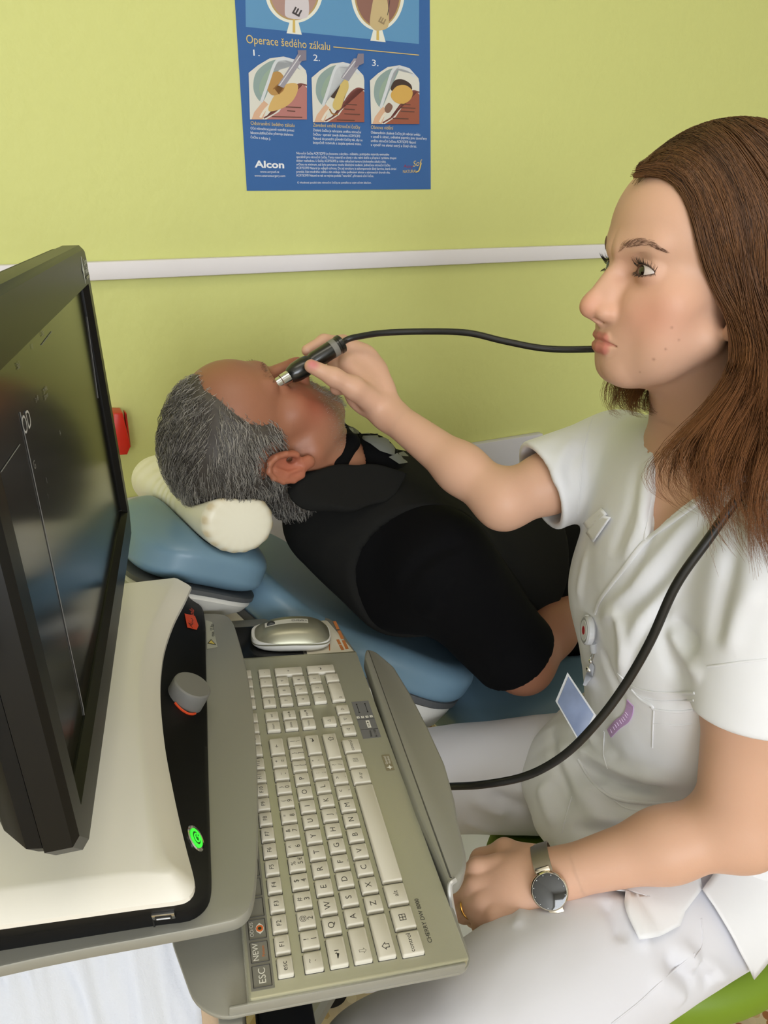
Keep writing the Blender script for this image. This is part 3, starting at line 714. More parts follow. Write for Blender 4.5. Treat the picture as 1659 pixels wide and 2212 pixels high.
tube('sticker_print', [hp(.2728, -.1385), hp(.2728, -.1175)], .0002, M_dk, hs, 4); tube('sticker_print', [hp(.2905, -.1385), hp(.2905, -.1175)], .0002, M_dk, hs, 4)
bs = sticker('brand_sticker', .2060, .2300, -.1405, -.1315, mat('sticker_taupe', (142, 134, 112), .35, metal=.3))
slab('sticker_print', [hp(.2105 + a * .0028, -.136 + b * .0032) for a, b in ((-1.2, 0), (-.3, .3), (0, 1.1), (.4, .2), (1.3, -.1), (.3, -.4), (-.1, -1.1), (-.4, -.3))], KN * .0001, M_lw, bs, 0)
text('sticker_print', 'Quantel', .0038, hp(.2215, -.1345), KU, KV, M_lw, bs); text('sticker_print', 'medical', .0038, hp(.2215, -.1378), KU, KV, M_lw, bs)

# mouse pad card stack and mouse on the far end of the tray
pad = slab('mouse_pad', round_poly([kb(u, v, TRAY_H + .0006) for u, v in ((.432, .04), (.515, .04), (.515, -.078), (.432, -.078))], .004), KN * .002, mat('pad_black', (14, 14, 14), .25), None, .0005)
tag(pad, 'glossy black mouse mat between the keyboard and the chair', 'mouse mat')
card = empty('instruction_card', kb(.45, -.12, TRAY_H))
tag(card, 'white plastic card with orange lettering sticking out beside the keyboard', 'card')
slab('card_sheet', round_poly([kb(u, v, TRAY_H + .0006) for u, v in ((.379, -.1475), (.4305, -.1500), (.522, -.124), (.520, -.086), (.4305, -.082), (.4305, -.1455), (.379, -.1465))], .004), KN * .0012, mat('card_white', (228, 222, 204), .4), card, .0003)
def cardpt(x, y): return onplane(x, y, kb(0, 0, TRAY_H + .0020), KN)
M_or = mat('label_orange2', (206, 130, 76), .5)
for (x0, y0, x1, y1, n, w_) in ((722, 1341, 751, 1404, 3, .0045), (729, 1381, 741, 1405, 2, .0042), (711, 1384, 712, 1407, 1, .0016)):   # printed words, out of focus in the photo
    a_, b_ = cardpt(x0, y0), cardpt(x1, y1); d_ = (b_ - a_) / n
    for k in range(n):
        p0, p1 = a_ + d_ * (k + .04), a_ + d_ * (k + .92); s_ = np.cross(KN, unit(d_)) * w_ / 2
        slab('card_print', [p0 - s_, p1 - s_, p1 + s_, p0 + s_], KN * .0001, M_or, card, 0)
# ================================================================== mouse
mouse = empty('computer_mouse', onplane(627, 1392, kb(0, 0, TRAY_H + .003), KN))
tag(mouse, 'silver wireless mouse with white sides beside the keyboard', 'mouse')
MC = onplane(628, 1384, kb(0, 0, TRAY_H + .003), KN)
MF = unit(KV * 1.0 + KU * .06); MR = np.cross(MF, KN)      # front of the mouse points to the monitor
def mring(wk, z0, zk, n=40, off=0.0):
    """closed outline at relative height"""
    o = []
    for i in range(n):
        a = 2 * math.pi * i / n; c, s = math.cos(a), math.sin(a)
        e = .62
        x = math.copysign(abs(c) ** e, c) * .054; y = math.copysign(abs(s) ** e, s) * (.0285 - .0025 * c)
        o.append(MC + MF * x * wk + MR * y * wk + KN * z0)
    return o
def mtop(x, y):            # height of the shell over the footprint
    return .0115 + .0205 * max(0.0, (1 - (y / .031) ** 2 * .55)) * max(0.0, 1 - ((x + .006) / .066) ** 2) ** .8
loft('side_body', [mring(.93, .001, 0), mring(.99, .004, 0), mring(1.0, .009, 0), mring(.99, .0135, 0)], mat('mouse_white', (224, 222, 216), .3), mouse, sharp=50)
def shell():
    rings = []
    for k in (1.0, 1.005, .985, .95, .88, .78, .64, .48, .32, .16, .04):
        o = []
        for i in range(40):
            a = 2 * math.pi * i / 40; c, s = math.cos(a), math.sin(a); e = .62
            x = math.copysign(abs(c) ** e, c) * .054 * k; y = math.copysign(abs(s) ** e, s) * (.0285 - .0025 * c) * k
            edge = .0125 + .006 * (x / .054) ** 2 * (-1 if x > 0 else -.6)
            f = 1 - k ** 2.6 if k <= 1 else 0
            z = edge if k >= 1 else edge + (mtop(x, y) - edge) * min(1, (1 - k) / .30) ** .5
            o.append(MC + MF * x + MR * y + KN * z)
        rings.append(o)
    rings[0] = [p - KN * .001 for p in rings[0]]
    return rings
loft('top_shell', shell(), mat('mouse_silver', (150, 148, 128), .32, metal=.5), mouse, sharp=50)
def mt(x, y, d=0): return MC + MF * x + MR * y + KN * (mtop(x, y) + d)
insl = [mt(x, y * .0052, .0006) for x, y in [(x, 1) for x in np.linspace(-.022, .036, 9)] + [(x, -1) for x in np.linspace(.036, -.022, 9)]]
bmx = bmesh.new(); vs = [bmx.verts.new(Vector(p)) for p in insl]
for i in range(8): bmx.faces.new((vs[i], vs[i + 1], vs[16 - i], vs[17 - i]))
link('centre_inlay', bm_mesh('centre_inlay', bmx), mat('mouse_inlay', (214, 212, 200), .3), mouse)
wh = mt(.027, 0, -.0035)
lathe('scroll_wheel', wh - MR * .0032, MR, [(.0055, 0), (.0066, .001), (.0066, .0054), (.0055, .0064)], mat('wheel_dark', (58, 60, 60), .5), mouse, 24)
mtxt = text_mesh('CHERRY', .0062, 0)
text('brand_text', 'CHERRY', .0058, mt(-.010, .0, .0011), -unit(MF + KN * .02), -MR, M_ink, mouse)

# ================================================================== monitor
mon = empty('monitor', onz(240, 1500, LID_Z))
tag(mon, 'large black touch monitor showing a dark scan screen above the console', 'monitor')
MB_far = P(287, 1142, .912); MB_near = P(186, 1880, .449)
MB_near[2] = MB_far[2]
MU = unit(MB_far - MB_near)                       # along the bottom edge, away from the camera
MT_far = P(183, 527, .781)
MH = MT_far - MB_far; MH -= MU * np.dot(MH, MU); HGT = np.linalg.norm(MH); MH = unit(MH)
MN = np.cross(MU, MH); 
if MN[0] < 0: MN = -MN                            # towards the woman
WID = np.linalg.norm(MB_far - MB_near)
def mo(u, h, d=0.0): return MB_near + MU * u + MH * h + MN * d
M_bezel = mat('bezel_black', (13, 13, 12), .36, bump=.03, scale=900, dist=.0003, spec=.25)
M_back = mat('monitor_back', (14, 14, 14), .5, spec=.2)
BEV = .012
# outline with chamfered lower corners
def outl(ins, d, ch=.018):
    a = ins
    return [mo(a + ch, a, d), mo(WID - a - ch, a, d), mo(WID - a, a + ch * 1.2, d), mo(WID - a, HGT - a - .012, d), mo(WID - a - .004, HGT - a - .003, d), mo(WID - a - .014, HGT - a, d), mo(a + .014, HGT - a, d), mo(a + .004, HGT - a - .003, d), mo(a, HGT - a - .012, d), mo(a, a + ch * 1.2, d)]
SB = dict(l=.026, r=.026, b=.036, t=.042)
def outs(d, e=0.0):
    l, r, b, t = SB['l'] - e, WID - SB['r'] + e, SB['b'] - e, HGT - SB['t'] + e
    return [mo(l + .001, b, d), mo(r - .001, b, d), mo(r, b + .001, d), mo(r, t - .003, d), mo(r, t - .002, d), mo(r - .001, t, d), mo(l + .001, t, d), mo(l, t - .002, d), mo(l, t - .003, d), mo(l, b + .001, d)]
loft('bezel', [outl(0, -.020), outl(0, -.004), outl(.004, 0), outs(0, .004), outs(-.006, 0), outs(-.0085, 0)], M_bezel, mon, cap0=False, cap1=False, sharp=25)
loft('screen', [outs(-.0088, .002), outs(-.0072, .002)], mat('screen_glass', (7, 8, 9), .16, spec=.4), mon)
loft('back_cover', [outl(.002, -.021, .018), outl(.003, -.030), outl(.012, -.042), outl(.06, -.070), outl(.10, -.075)], M_back, mon, sharp=28)
def mpx(x, y, d): return onplane(x, y, mo(0, 0, d), MN)
text('brand_text', 'Quantel', .0085, mo(WID - .022, HGT - .0160, .0006), MU, MH, M_pw, mon); text('brand_text', 'medical', .0085, mo(WID - .022, HGT - .0245, .0006), MU, MH, M_pw, mon)
slab('brand_rule', [mo(WID - .022 + a * .013, HGT - .0312 + b * .0014, .0006) for a, b in ((-1, -1), (1, -1), (1, 1), (-1, 1))], MN * .0002, mat('print_dim', (150, 150, 136), .5), mon, 0)
bmk = [mo(WID - .050 + a * .006, HGT - .022 + b * .011, .0006) for a, b in ((-1.1, 0), (-.3, .3), (0, 1.2), (.4, .25), (1.1, -.1), (.3, -.4), (-.1, -1.2), (-.4, -.3))]
slab('brand_mark', bmk, MN * .0002, M_pw, mon, 0)
M_ui = mat('screen_line', (120, 120, 120), .4, emit=.10)
def uiline(pa, pb, r=.00032): tube('screen_line', [mpx(*pa, -.0068), mpx(*pb, -.0068)], r, M_ui, mon, 4)
uiline((43, 890), (180, 1530)); uiline((180, 1530), (185, 1570)); uiline((178, 612), (212, 860)); uiline((2, 1020), (43, 960)); uiline((90, 745), (112, 716))
M_uw = mat('screen_white', (170, 170, 170), .4, emit=.22)
text('screen_text', 'OD', .0165, mpx(58, 913, -.0066), MU, MH, M_uw, mon)
for s, x, y, z in (('Calc', 92, 720, .006), ('31 dB', 80, 862, .0045), ('20 MHz', 98, 842, .005), ('30 mm', 100, 856, .005), ('A', 130, 935, .006), ('I', 101, 1038, .006), ('!', 104, 1072, .005), ('Std', 40, 790, .006), ('V', 70, 750, .006), ('G', 75, 1005, .008)):
    text('screen_text', s, z, mpx(x, y, -.0066), MU, MH, M_ui, mon)
# neck between the monitor and the console lid
nk = mo(WID * .42, .05, -.105)
box('neck', (nk + V3(nk[0], nk[1], LID_Z)) / 2, U * .10, W * .05, up3 * (nk[2] - LID_Z + .04), M_back, mon, .006)
box('neck_plate', mo(WID * .5, .12, -.078), MU * .12, MH * .12, MN * .03, M_back, mon, .005)
lathe('foot', V3(nk[0], nk[1], LID_Z + .0012), up3, [(.05, 0), (.05, .008), (.046, .010), (.02, .012)], M_back, mon, 40)
lathe('hinge_knob', mo(-.0, .17, -.035), -MU, [(.018, 0), (.018, .012), (.015, .014)], M_blackp, mon, 24)
# power lead hanging behind the monitor
tag(tube('power_cable', catmull([mo(WID - .03, .04, -.06), mo(WID - .012, -.02, -.05), mo(WID - .010, -.045, -.045), V3(*(mo(WID - .01, 0, -.045)[:2]), LID_Z + .004)], 6), .0025, M_blackp), 'thin black power cable running down behind the monitor to the console lid', 'cable')

# red plastic holder on the wall behind the monitor
rb = empty('red_wall_box', onwall(262, 920))
tag(rb, 'small red plastic box fixed to the green wall behind the monitor', 'box')
M_redp = mat('red_plastic', (196, 40, 22), .35)
rc = [onwall(x, y, .001) for x, y in ((238, 880), (258, 880), (275, 950), (268, 968), (240, 970))]
slab('housing', rc, -E2 * .045, M_redp, rb, .003)
slab('side_flap', [onwall(x, y, .012) for x, y in ((266, 885), (270, 887), (279, 958), (273, 966))], -E2 * .024, M_redp, rb, .002)
# ================================================================== smooth-union solid modelling for bodies, cloth and cushions
class S:
    """p (N,3) -> distances ; primitives as closures"""
def sph(c, r):
    c = np.asarray(c, float)
    return lambda p: np.linalg.norm(p - c, axis=1) - r
def ell(c, r, R=None):
    c = np.asarray(c, float); r = np.asarray(r, float)
    def f(p):
        q = p - c
        if R is not None: q = q @ R
        k0 = np.linalg.norm(q / r, axis=1); k1 = np.linalg.norm(q / (r * r), axis=1) + 1e-9
        return k0 * (k0 - 1) / k1
    return f
def cone(a, b, ra, rb):
    """tapered capsule"""
    a, b = np.asarray(a, float), np.asarray(b, float); ba = b - a; L = np.dot(ba, ba)
    def f(p):
        t = np.clip((p - a) @ ba / L, 0, 1)
        return np.linalg.norm(p - a - t[:, None] * ba, axis=1) - (ra + (rb - ra) * t)
    return f
def econe(a, b, ra, rb, side, flat):
    """tapered capsule squashed by factor `flat` along direction `side`"""
    a, b, s = np.asarray(a, float), np.asarray(b, float), unit(side); ba = b - a
    s = unit(s - ba * np.dot(s, ba) / np.dot(ba, ba)); L = np.dot(ba, ba)
    def f(p):
        t = np.clip((p - a) @ ba / L, 0, 1)
        q = p - a - t[:, None] * ba
        q = q + np.outer(q @ s, s) * (1 / flat - 1)
        return (np.linalg.norm(q, axis=1) - (ra + (rb - ra) * t)) * min(1.0, flat)
    return f
def rbox(c, half, r, R=None):
    c = np.asarray(c, float); half = np.asarray(half, float)
    def f(p):
        q = p - c
        if R is not None: q = q @ R
        d = np.abs(q) - (half - r)
        return np.linalg.norm(np.maximum(d, 0), axis=1) + np.minimum(d.max(1), 0) - r
    return f
def halfspace(c, n):
    c, n = np.asarray(c, float), unit(n)
    return lambda p: (p - c) @ n
def smin(a, b, k):
    h = np.clip(0.5 + 0.5 * (b - a) / k, 0, 1)
    return b + (a - b) * h - k * h * (1 - h)
def smax(a, b, k): return -smin(-a, -b, k)
def U_(k, *fs):
    def f(p):
        d = fs[0](p)
        for g in fs[1:]: d = smin(d, g(p), k)
        return d
    return f
def chain(pts, rads, k=None):
    fs = [cone(pts[i], pts[i + 1], rads[i], rads[i + 1]) for i in range(len(pts) - 1)]
    return U_(k or min(rads) * .6, *fs)
def surface(f, lo, hi, h, block=4, margin=1.5, newton=2, keep=None):
    """sparse surface nets: quads on the zero set of f inside the box lo..hi"""
    lo, hi = np.asarray(lo, float), np.asarray(hi, float)
    big, block = 8, 2
    nb = np.ceil((hi - lo) / (h * big)).astype(np.int64)
    ev = lambda c, B: np.concatenate([f(lo + (q + .5) * B) for q in np.array_split(c, max(1, len(c) // 200000))])
    ic = np.stack(np.meshgrid(*[np.arange(k) for k in nb], indexing='ij'), -1).reshape(-1, 3)
    ic = ic[np.abs(ev(ic, h * big)) < h * big * .87 * 1.7]
    o = np.stack(np.meshgrid(*[np.arange(big // block)] * 3, indexing='ij'), -1).reshape(-1, 3)
    ic = (ic[:, None, :] * (big // block) + o[None]).reshape(-1, 3)
    ic = ic[np.abs(ev(ic, h * block)) < h * block * .87 * margin]
    o = np.stack(np.meshgrid(*[np.arange(block)] * 3, indexing='ij'), -1).reshape(-1, 3)
    cells = (ic[:, None, :] * block + o[None]).reshape(-1, 3)
    nb = nb * (big // block)
    n = nb * block + 2
    key = lambda c: (c[:, 0] * n[1] + c[:, 1]) * n[2] + c[:, 2]
    corners = [np.array(q) for q in ((0, 0, 0), (1, 0, 0), (0, 1, 0), (1, 1, 0), (0, 0, 1), (1, 0, 1), (0, 1, 1), (1, 1, 1))]
    ck = [key(cells + q) for q in corners]
    nodes = np.unique(np.concatenate(ck))
    nz = nodes % n[2]; ny = (nodes // n[2]) % n[1]; nx = nodes // (n[2] * n[1])
    npos = np.stack((nx, ny, nz), 1)
    val = np.concatenate([f(lo + c * h) for c in np.array_split(npos, max(1, len(npos) // 200000))])
    cvi = [np.searchsorted(nodes, k) for k in ck]
    cv = np.stack([val[i] for i in cvi], 1); sg = (cv < 0).sum(1)
    act = (sg > 0) & (sg < 8)
    cells = cells[act]; cv = cv[act]
    o_ = np.argsort(key(cells)); cells = cells[o_]; cv = cv[o_]; ckey = key(cells)
    acc = np.zeros((len(cells), 3)); cnt = np.zeros(len(cells))
    for a in range(8):
        for b in range(a + 1, 8):
            if np.abs(corners[a] - corners[b]).sum() != 1: continue
            va, vb = cv[:, a], cv[:, b]; m = (va < 0) != (vb < 0)
            t = np.where(m, va / np.where(m, va - vb, 1), 0)
            acc += m[:, None] * (corners[a] + t[:, None] * (corners[b] - corners[a])); cnt += m
    verts = lo + (cells + acc / cnt[:, None]) * h
    faces = []
    for ax in range(3):
        e = np.zeros(3, np.int64); e[ax] = 1
        k2 = key(npos + e); j = np.searchsorted(nodes, k2); j[j >= len(nodes)] = 0
        okn = nodes[j] == k2
        s0, s1 = val < 0, val[j] < 0
        sel = okn & (s0 != s1)
        base = npos[sel]; flip = s0[sel]
        b, c_ = (ax + 1) % 3, (ax + 2) % 3
        offs = np.zeros((4, 3), np.int64); offs[1, b] = -1; offs[2, b] = -1; offs[2, c_] = -1; offs[3, c_] = -1
        Q = []; good = np.ones(len(base), bool)
        for k in range(4):
            cc = base + offs[k]; kk_ = key(cc); jj = np.searchsorted(ckey, kk_); jj[jj >= len(ckey)] = 0
            good &= (ckey[jj] == kk_) & (cc >= 0).all(1); Q.append(jj)
        Q = np.stack(Q, 1)[good]; fl = flip[good]
        Q[~fl] = Q[~fl][:, ::-1]
        faces.append(Q)
    faces = np.concatenate(faces)
    for _ in range(newton):
        e = h * .35; d0 = f(verts)
        g = np.stack([f(verts + np.eye(3)[k] * e) - f(verts - np.eye(3)[k] * e) for k in range(3)], 1) / (2 * e)
        gg = (g * g).sum(1)
        step = np.clip(d0 / np.maximum(gg, .05), -h * .7, h * .7)
        verts = verts - g * step[:, None] * .9
    if keep is not None:
        km = keep(verts[faces].mean(1)); faces = faces[km]
        used = np.unique(faces); mp_ = np.zeros(len(verts), np.int64); mp_[used] = np.arange(len(used)); verts = verts[used]; faces = mp_[faces]
    return verts, faces
def joinvf(parts):
    V_, F_, o = [], [], 0
    for v, q in parts: V_.append(v); F_.append(q + o); o += len(v)
    return np.concatenate(V_), np.concatenate(F_)
def vnormals(verts, faces):
    a = verts[faces[:, 2]] - verts[faces[:, 0]]; b = verts[faces[:, 3]] - verts[faces[:, 1]]
    fn = np.cross(a, b); n = np.zeros_like(verts)
    for k in range(4): np.add.at(n, faces[:, k], fn)
    return n / (np.linalg.norm(n, axis=1)[:, None] + 1e-12)
def fastmesh(name, verts, faces, colors=None, m=None, parent=None, obj=True):
    me = bpy.data.meshes.new(name); k = faces.shape[1]
    me.vertices.add(len(verts)); me.vertices.foreach_set('co', np.ascontiguousarray(verts, np.float32).ravel())
    me.loops.add(faces.size); me.loops.foreach_set('vertex_index', np.ascontiguousarray(faces, np.int32).ravel())
    me.polygons.add(len(faces)); me.polygons.foreach_set('loop_start', np.arange(0, faces.size, k, dtype=np.int32))
    me.polygons.foreach_set('use_smooth', np.ones(len(faces), bool))
    me.update(calc_edges=True); me.validate()
    if colors is not None:
        at = me.color_attributes.new('Col', 'FLOAT_COLOR', 'POINT')
        c = np.ones((len(verts), 4), np.float32); c[:, :3] = colors
        at.data.foreach_set('color', c.ravel())
    return link(name, me, m, parent) if obj else me
def bvh(verts, faces): return BVHTree.FromPolygons([tuple(v) for v in verts], [tuple(int(i) for i in q) for q in faces])
def hit(bv, x, y):
    h = bv.ray_cast(Vector(CAM), Vector(ray(x, y)))
    return (None, None) if h[0] is None else (np.array(h[0]), np.array(h[1]))
def polydist(p, pts):
    """distance of points to a polyline and the running parameter 0..1"""
    best = np.full(len(p), 1e9); par = np.zeros(len(p)); n = len(pts) - 1
    for i in range(n):
        a, b = pts[i], pts[i + 1]; ba = b - a; t = np.clip((p - a) @ ba / max(np.dot(ba, ba), 1e-12), 0, 1)
        d = np.linalg.norm(p - a - t[:, None] * ba, axis=1); m = d < best
        best[m] = d[m]; par[m] = (i + t[m]) / n
    return best, par
def fold(verts, nrm, bv, px, width, amp, taper=True):
    """raise (amp>0) or press in a soft crease along a line lying on the surface"""
    pts = [hit(bv, x, y)[0] for x, y in px]; pts = [q for q in pts if q is not None]
    if len(pts) < 2: return verts
    pts = catmull(np.array(pts), 4)
    lo, hi = pts.min(0) - width * 3, pts.max(0) + width * 3
    m = np.all((verts > lo) & (verts < hi), axis=1)
    if not m.any(): return verts
    d, t = polydist(verts[m], pts)
    w = np.exp(-(d / width) ** 2)
    if taper: w *= np.clip(np.sin(np.pi * np.clip(t, .02, .98)) * 1.6, 0, 1)
    verts[m] += nrm[m] * (amp * w)[:, None]
    return verts
def ribbon(name, pts, nrm, width, thick, m, parent, obj=True, taper=0):
    """flat band following points on a surface"""
    pts = np.asarray(pts); t = np.gradient(pts, axis=0); rings = []
    for i in range(len(pts)):
        d, n = unit(t[i]), unit(nrm[i]); s = np.cross(n, d); w = width if np.isscalar(width) else width[i]
        rings.append([pts[i] - s * w / 2 - n * thick, pts[i] - s * w / 2 + n * thick * .6, pts[i] - s * w * .35 + n * thick, pts[i] + s * w * .35 + n * thick, pts[i] + s * w / 2 + n * thick * .6, pts[i] + s * w / 2 - n * thick])
    return loft(name, rings, m, parent, obj=obj, sharp=50)
def surf_line(bv, px, n=6, off=0.0, smooth=True):
    c = catmull(np.array(px, float), n) if smooth else np.array(px, float)
    P_, N_ = [], []
    for x, y in c:
        h, nn = hit(bv, x, y)
        if h is not None: P_.append(h + nn * off); N_.append(nn)
    P_, N_ = np.array(P_), np.array(N_)
    for _ in range(2):
        if len(P_) > 4:
            P_[1:-1] = P_[1:-1] * .5 + (P_[:-2] + P_[2:]) * .25; N_[1:-1] = N_[1:-1] * .5 + (N_[:-2] + N_[2:]) * .25
    return P_, N_
def strands(name, lines, rad, m, parent, colors=None, sides=3):
    """many thin tapering hair strands in one mesh; lines: list of (n,3) arrays of equal n"""
    L = np.asarray(lines); K, n, _ = L.shape
    t = np.gradient(L, axis=1); t /= np.linalg.norm(t, axis=2, keepdims=True) + 1e-12
    ref = np.array((.31, .53, .79)); x = np.cross(t, ref); x /= np.linalg.norm(x, axis=2, keepdims=True) + 1e-12; y = np.cross(t, x)
    prof = np.ones(n); s = np.linspace(0, 1, n); prof = np.where(s > .6, 1 - .8 * (s - .6) / .4, 1.0)
    R = (np.broadcast_to(np.asarray(rad, float), (K,))[:, None] * prof)[:, :, None]
    V = np.stack([L + R * (x * math.cos(a) + y * math.sin(a)) for a in np.arange(sides) * 2 * math.pi / sides], 2)   # K n s 3
    base = (np.arange(K) * n * sides)[:, None, None]
    i = np.arange(n - 1)[None, :, None] * sides; a = np.arange(sides)[None, None, :]; b = (a + 1) % sides
    q = np.stack([base + i + a, base + i + b, base + i + sides + b, base + i + sides + a], -1).reshape(-1, 4)
    col = None
    if colors is not None: col = np.repeat(np.asarray(colors), n * sides, 0)
    return fastmesh(name, V.reshape(-1, 3), q, col, m, parent)
# ================================================================== the seated woman
HR = np.array([[0.1816, -0.9759, 0.1215], [-0.9832, -0.1777, 0.0417], [0.0191, 0.127, 0.9917]])   # columns: her left, forward, up
HT = np.array((0.3104, 0.7393, 1.2377))
def hw(*q): return HT + HR @ np.array(q, float)           # head-local -> world
def to_head(p): return (p - HT) @ HR
EYE = np.array((.0315, .0745, -.0015)); EYE_R = .0125
def head_local(q, feats=None):
    a = q.copy(); a[:, 0] = np.abs(a[:, 0])
    d = ell((0, .002, .034), (.0715, .092, .080))(a)
    d = smin(d, ell((0, .052, .040), (.054, .047, .056))(a), .02)
    d = smin(d, ell((0, .036, -.040), (.053, .051, .070))(a), .02)
    d = smin(d, ell((.040, .054, -.026), (.022, .023, .020))(a), .025)
    d = smin(d, ell((.034, .050, -.062), (.024, .026, .032))(a), .022)
    d = smin(d, ell((.020, .074, -.036), (.018, .017, .022))(a), .016)
    d = smin(d, ell((0, .071, -.066), (.028, .024, .030))(a), .016)
    d = smin(d, cone((.051, .014, -.054), (.013, .066, -.0935), .015, .012)(a), .022)
    d = smin(d, ell((0, .0680, -.0925), (.0165, .0150, .0130))(a), .016)
    d = smin(d, cone((0, .02, -.078), (0, .052, -.088), .028, .016)(a), .02)
    d = smin(d, cone((.006, .0925, .014), (.036, .0790, .020), .0090, .0070)(a), .016)
    d = smax(d, -ell((.0315, .0985, -.003), (.0190, .0150, .0110))(a), .012)
    nose = U_(.008, cone((0, .0880, .006), (0, .1075, -.030), .0078, .0084), sph((0, .1125, -.0385), .0094), ell((.0118, .0990, -.0430), (.0080, .0112, .0080)), cone((0, .1115, -.043), (0, .097, -.0505), .0048, .0060), ell((.0075, .090, -.028), (.008, .014, .016)))(a)
    d = smin(d, nose, .0065)
    d = smax(d, -ell((.0062, .1030, -.0502), (.0030, .0058, .0030))(a), .0025)
    up = U_(.003, cone((0, .0945, -.0650), (.0105, .0925, -.0655), .0040, .0038), cone((.0105, .0925, -.0655), (.0235, .0820, -.0712), .0038, .0012))(a)
    lw = U_(.003, cone((0, .0922, -.0750), (.010, .0900, -.0752), .0060, .0054), cone((.010, .0900, -.0750), (.0225, .0815, -.0722), .0050, .0012))(a)
    lip = np.minimum(up, lw)
    d = smin(d, lip, .0045)
    slit = U_(.002, cone((0, .0990, -.0697), (.011, .0968, -.0700), .0015, .0013), cone((.011, .0968, -.0700), (.0255, .0830, -.0716), .0013, .0004))(a)
    d = smax(d, -slit, .0026)
    # lids
    r = a - EYE; rn = np.linalg.norm(r, axis=1) + 1e-9
    az = np.arctan2(r[:, 0], r[:, 1]); el = np.arcsin(np.clip(r[:, 2] / rn, -1, 1))
    lid = rn - (EYE_R + .0014)
    d = smin(d, lid, .0050)
    AZ0, AZW = .14, 1.10
    s = np.clip((az - AZ0) / AZW, -1, 1); w = 1 - s * s
    hu, hl = .41 * w ** .8, .28 * w
    tilt = -.03 * s
    ap = np.maximum(el - tilt - hu, -(el - tilt) - hl) * EYE_R
    ap = np.where(np.abs((az - AZ0) / AZW) < 1, ap, .02 + np.abs(az) * .01)
    ap = np.where(r[:, 1] > -.002, ap, .03)
    ap = np.maximum(ap, EYE_R - .004 - rn)
    ap = np.maximum(ap, rn - .0185)
    d = smax(d, -ap, .0010)
    cw = np.exp(-(((el - tilt - hu - .30) * EYE_R) / .0011) ** 2) * np.clip(1.15 - s * s, 0, 1) * (r[:, 1] > 0) * (rn < .022)
    d = d + .0009 * cw
    # ears
    ear = ell((.0700, -.001, -.024), (.0055, .0125, .022))(a)
    ear = smax(ear, -ell((.0765, .003, -.022), (.004, .008, .012))(a), .004)
    ear = smin(ear, ell((.0695, .004, -.042), (.0055, .0080, .0095))(a), .006)
    d = smin(d, ear, .006)
    if feats is not None: feats.update(lip=lip, ap=ap)
    return d

# ---- body frame
SC = V3(.338, .750, 1.025); HC = V3(.405, .765, .525)
BUP = unit(SC - HC); BL = unit(V3(.19, -.98, 0)); BL = unit(BL - BUP * np.dot(BL, BUP)); BF = np.cross(BUP, BL)
if BF[0] > 0: BF = -BF
def B(l, f, u): return HC + BL * l + BF * f + BUP * u
BR = np.stack((BL, BF, BUP), 1)
def bell(l, f, u, r): return ell(B(l, f, u), r, BR)
SH_H = np.linalg.norm(SC - HC)
NS, NE, NW = P(1668, 1215, .685), P(1592, 1782, .765), P(1190, 1893, .800)
FS, FE, FW = P(1330, 985, .945), P(1088, 1082, .925), P(838, 893, 1.005)
NECK0 = B(0, -.012, SH_H + .005)
def skin_trunk(p):
    d = bell(0, -.002, .37, (.141, .094, .186))(p)
    d = smin(d, cone(B(.03, -.01, SH_H - .01), NS, .050, .046)(p), .04)
    d = smin(d, cone(B(-.03, -.01, SH_H - .01), FS, .050, .046)(p), .04)
    d = smin(d, cone(hw(0, -.010, -.055), NECK0, .049, .052)(p), .02)
    d = smin(d, cone(NECK0, B(0, .02, SH_H - .08), .052, .07)(p), .05)
    # collarbones
    for s in (1, -1): d = smin(d, cone(B(.02 * s, .078, SH_H - .045), B(.13 * s, .035, SH_H - .005), .008, .008)(p), .02)
    return d
# ---- near (left) arm with the hand resting in the lap
arm_near = [cone(NS, NE * .5 + NS * .5, .047, .046), cone(NE * .5 + NS * .5, NE, .046, .041), cone(NE, NE * .62 + NW * .38, .0385, .0345), cone(NE * .62 + NW * .38, NW, .0345, .0235)]
ax_ = unit(NW - NE); upn = unit(V3(.05, -.35, .9)); upn = unit(upn - ax_ * np.dot(upn, ax_)); sdn = np.cross(ax_, upn)
if sdn[1] > 0: sdn = -sdn                                   # sdn points to the camera side (little finger side)
def NH(a, s, u): return NW + ax_ * a + sdn * s + upn * u
def finger(base, pts, r): return chain([base] + pts, r, .006)
near_hand = [econe(NH(-.01, 0, 0), NH(.040, .003, .004), .0245, .032, upn, .66), econe(NH(.03, .0, .004), NH(.070, .003, .004), .031, .033, upn, .52)]
near_fing = []
for k, (s, L, a0) in enumerate(((-.025, .044, .076), (-.008, .047, .082), (.010, .045, .079), (.026, .036, .069))):
    b0 = NH(a0 - .022, s, .008); m1 = NH(a0, s * 1.02, .012); m2 = NH(a0 + L * .62, s * 1.0, -.010); m3 = NH(a0 + L * .55, s * .95, -.040); m4 = NH(a0 + L * .25, s * .9, -.052)
    r = .0092 if k < 3 else .0080
    near_fing.append(chain([b0, m1, m2, m3, m4], [.0095, r + .0012, r + .0004, r - .0004, r - .0012], .006))
near_thumb = chain([NH(.012, -.024, -.006), NH(.045, -.044, -.014), NH(.078, -.046, -.026), NH(.098, -.036, -.036)], [.014, .012, .0105, .0085], .008)
def near_arm_f(p):
    d = arm_near[0](p)
    for g in arm_near[1:]: d = smin(d, g(p), .02)
    d = smin(d, ell(NE + unit(NE - (NS + NW) / 2) * .006, (.036, .036, .036))(p), .02)
    return d
def near_hand_f(p):
    d = near_hand[0](p); d = smin(d, near_hand[1](p), .012)
    d = smin(d, near_thumb(p), .010)
    ff = near_fing[0](p)
    for g in near_fing[1:]: ff = smin(ff, g(p), .0025)
    return smin(d, ff, .007)
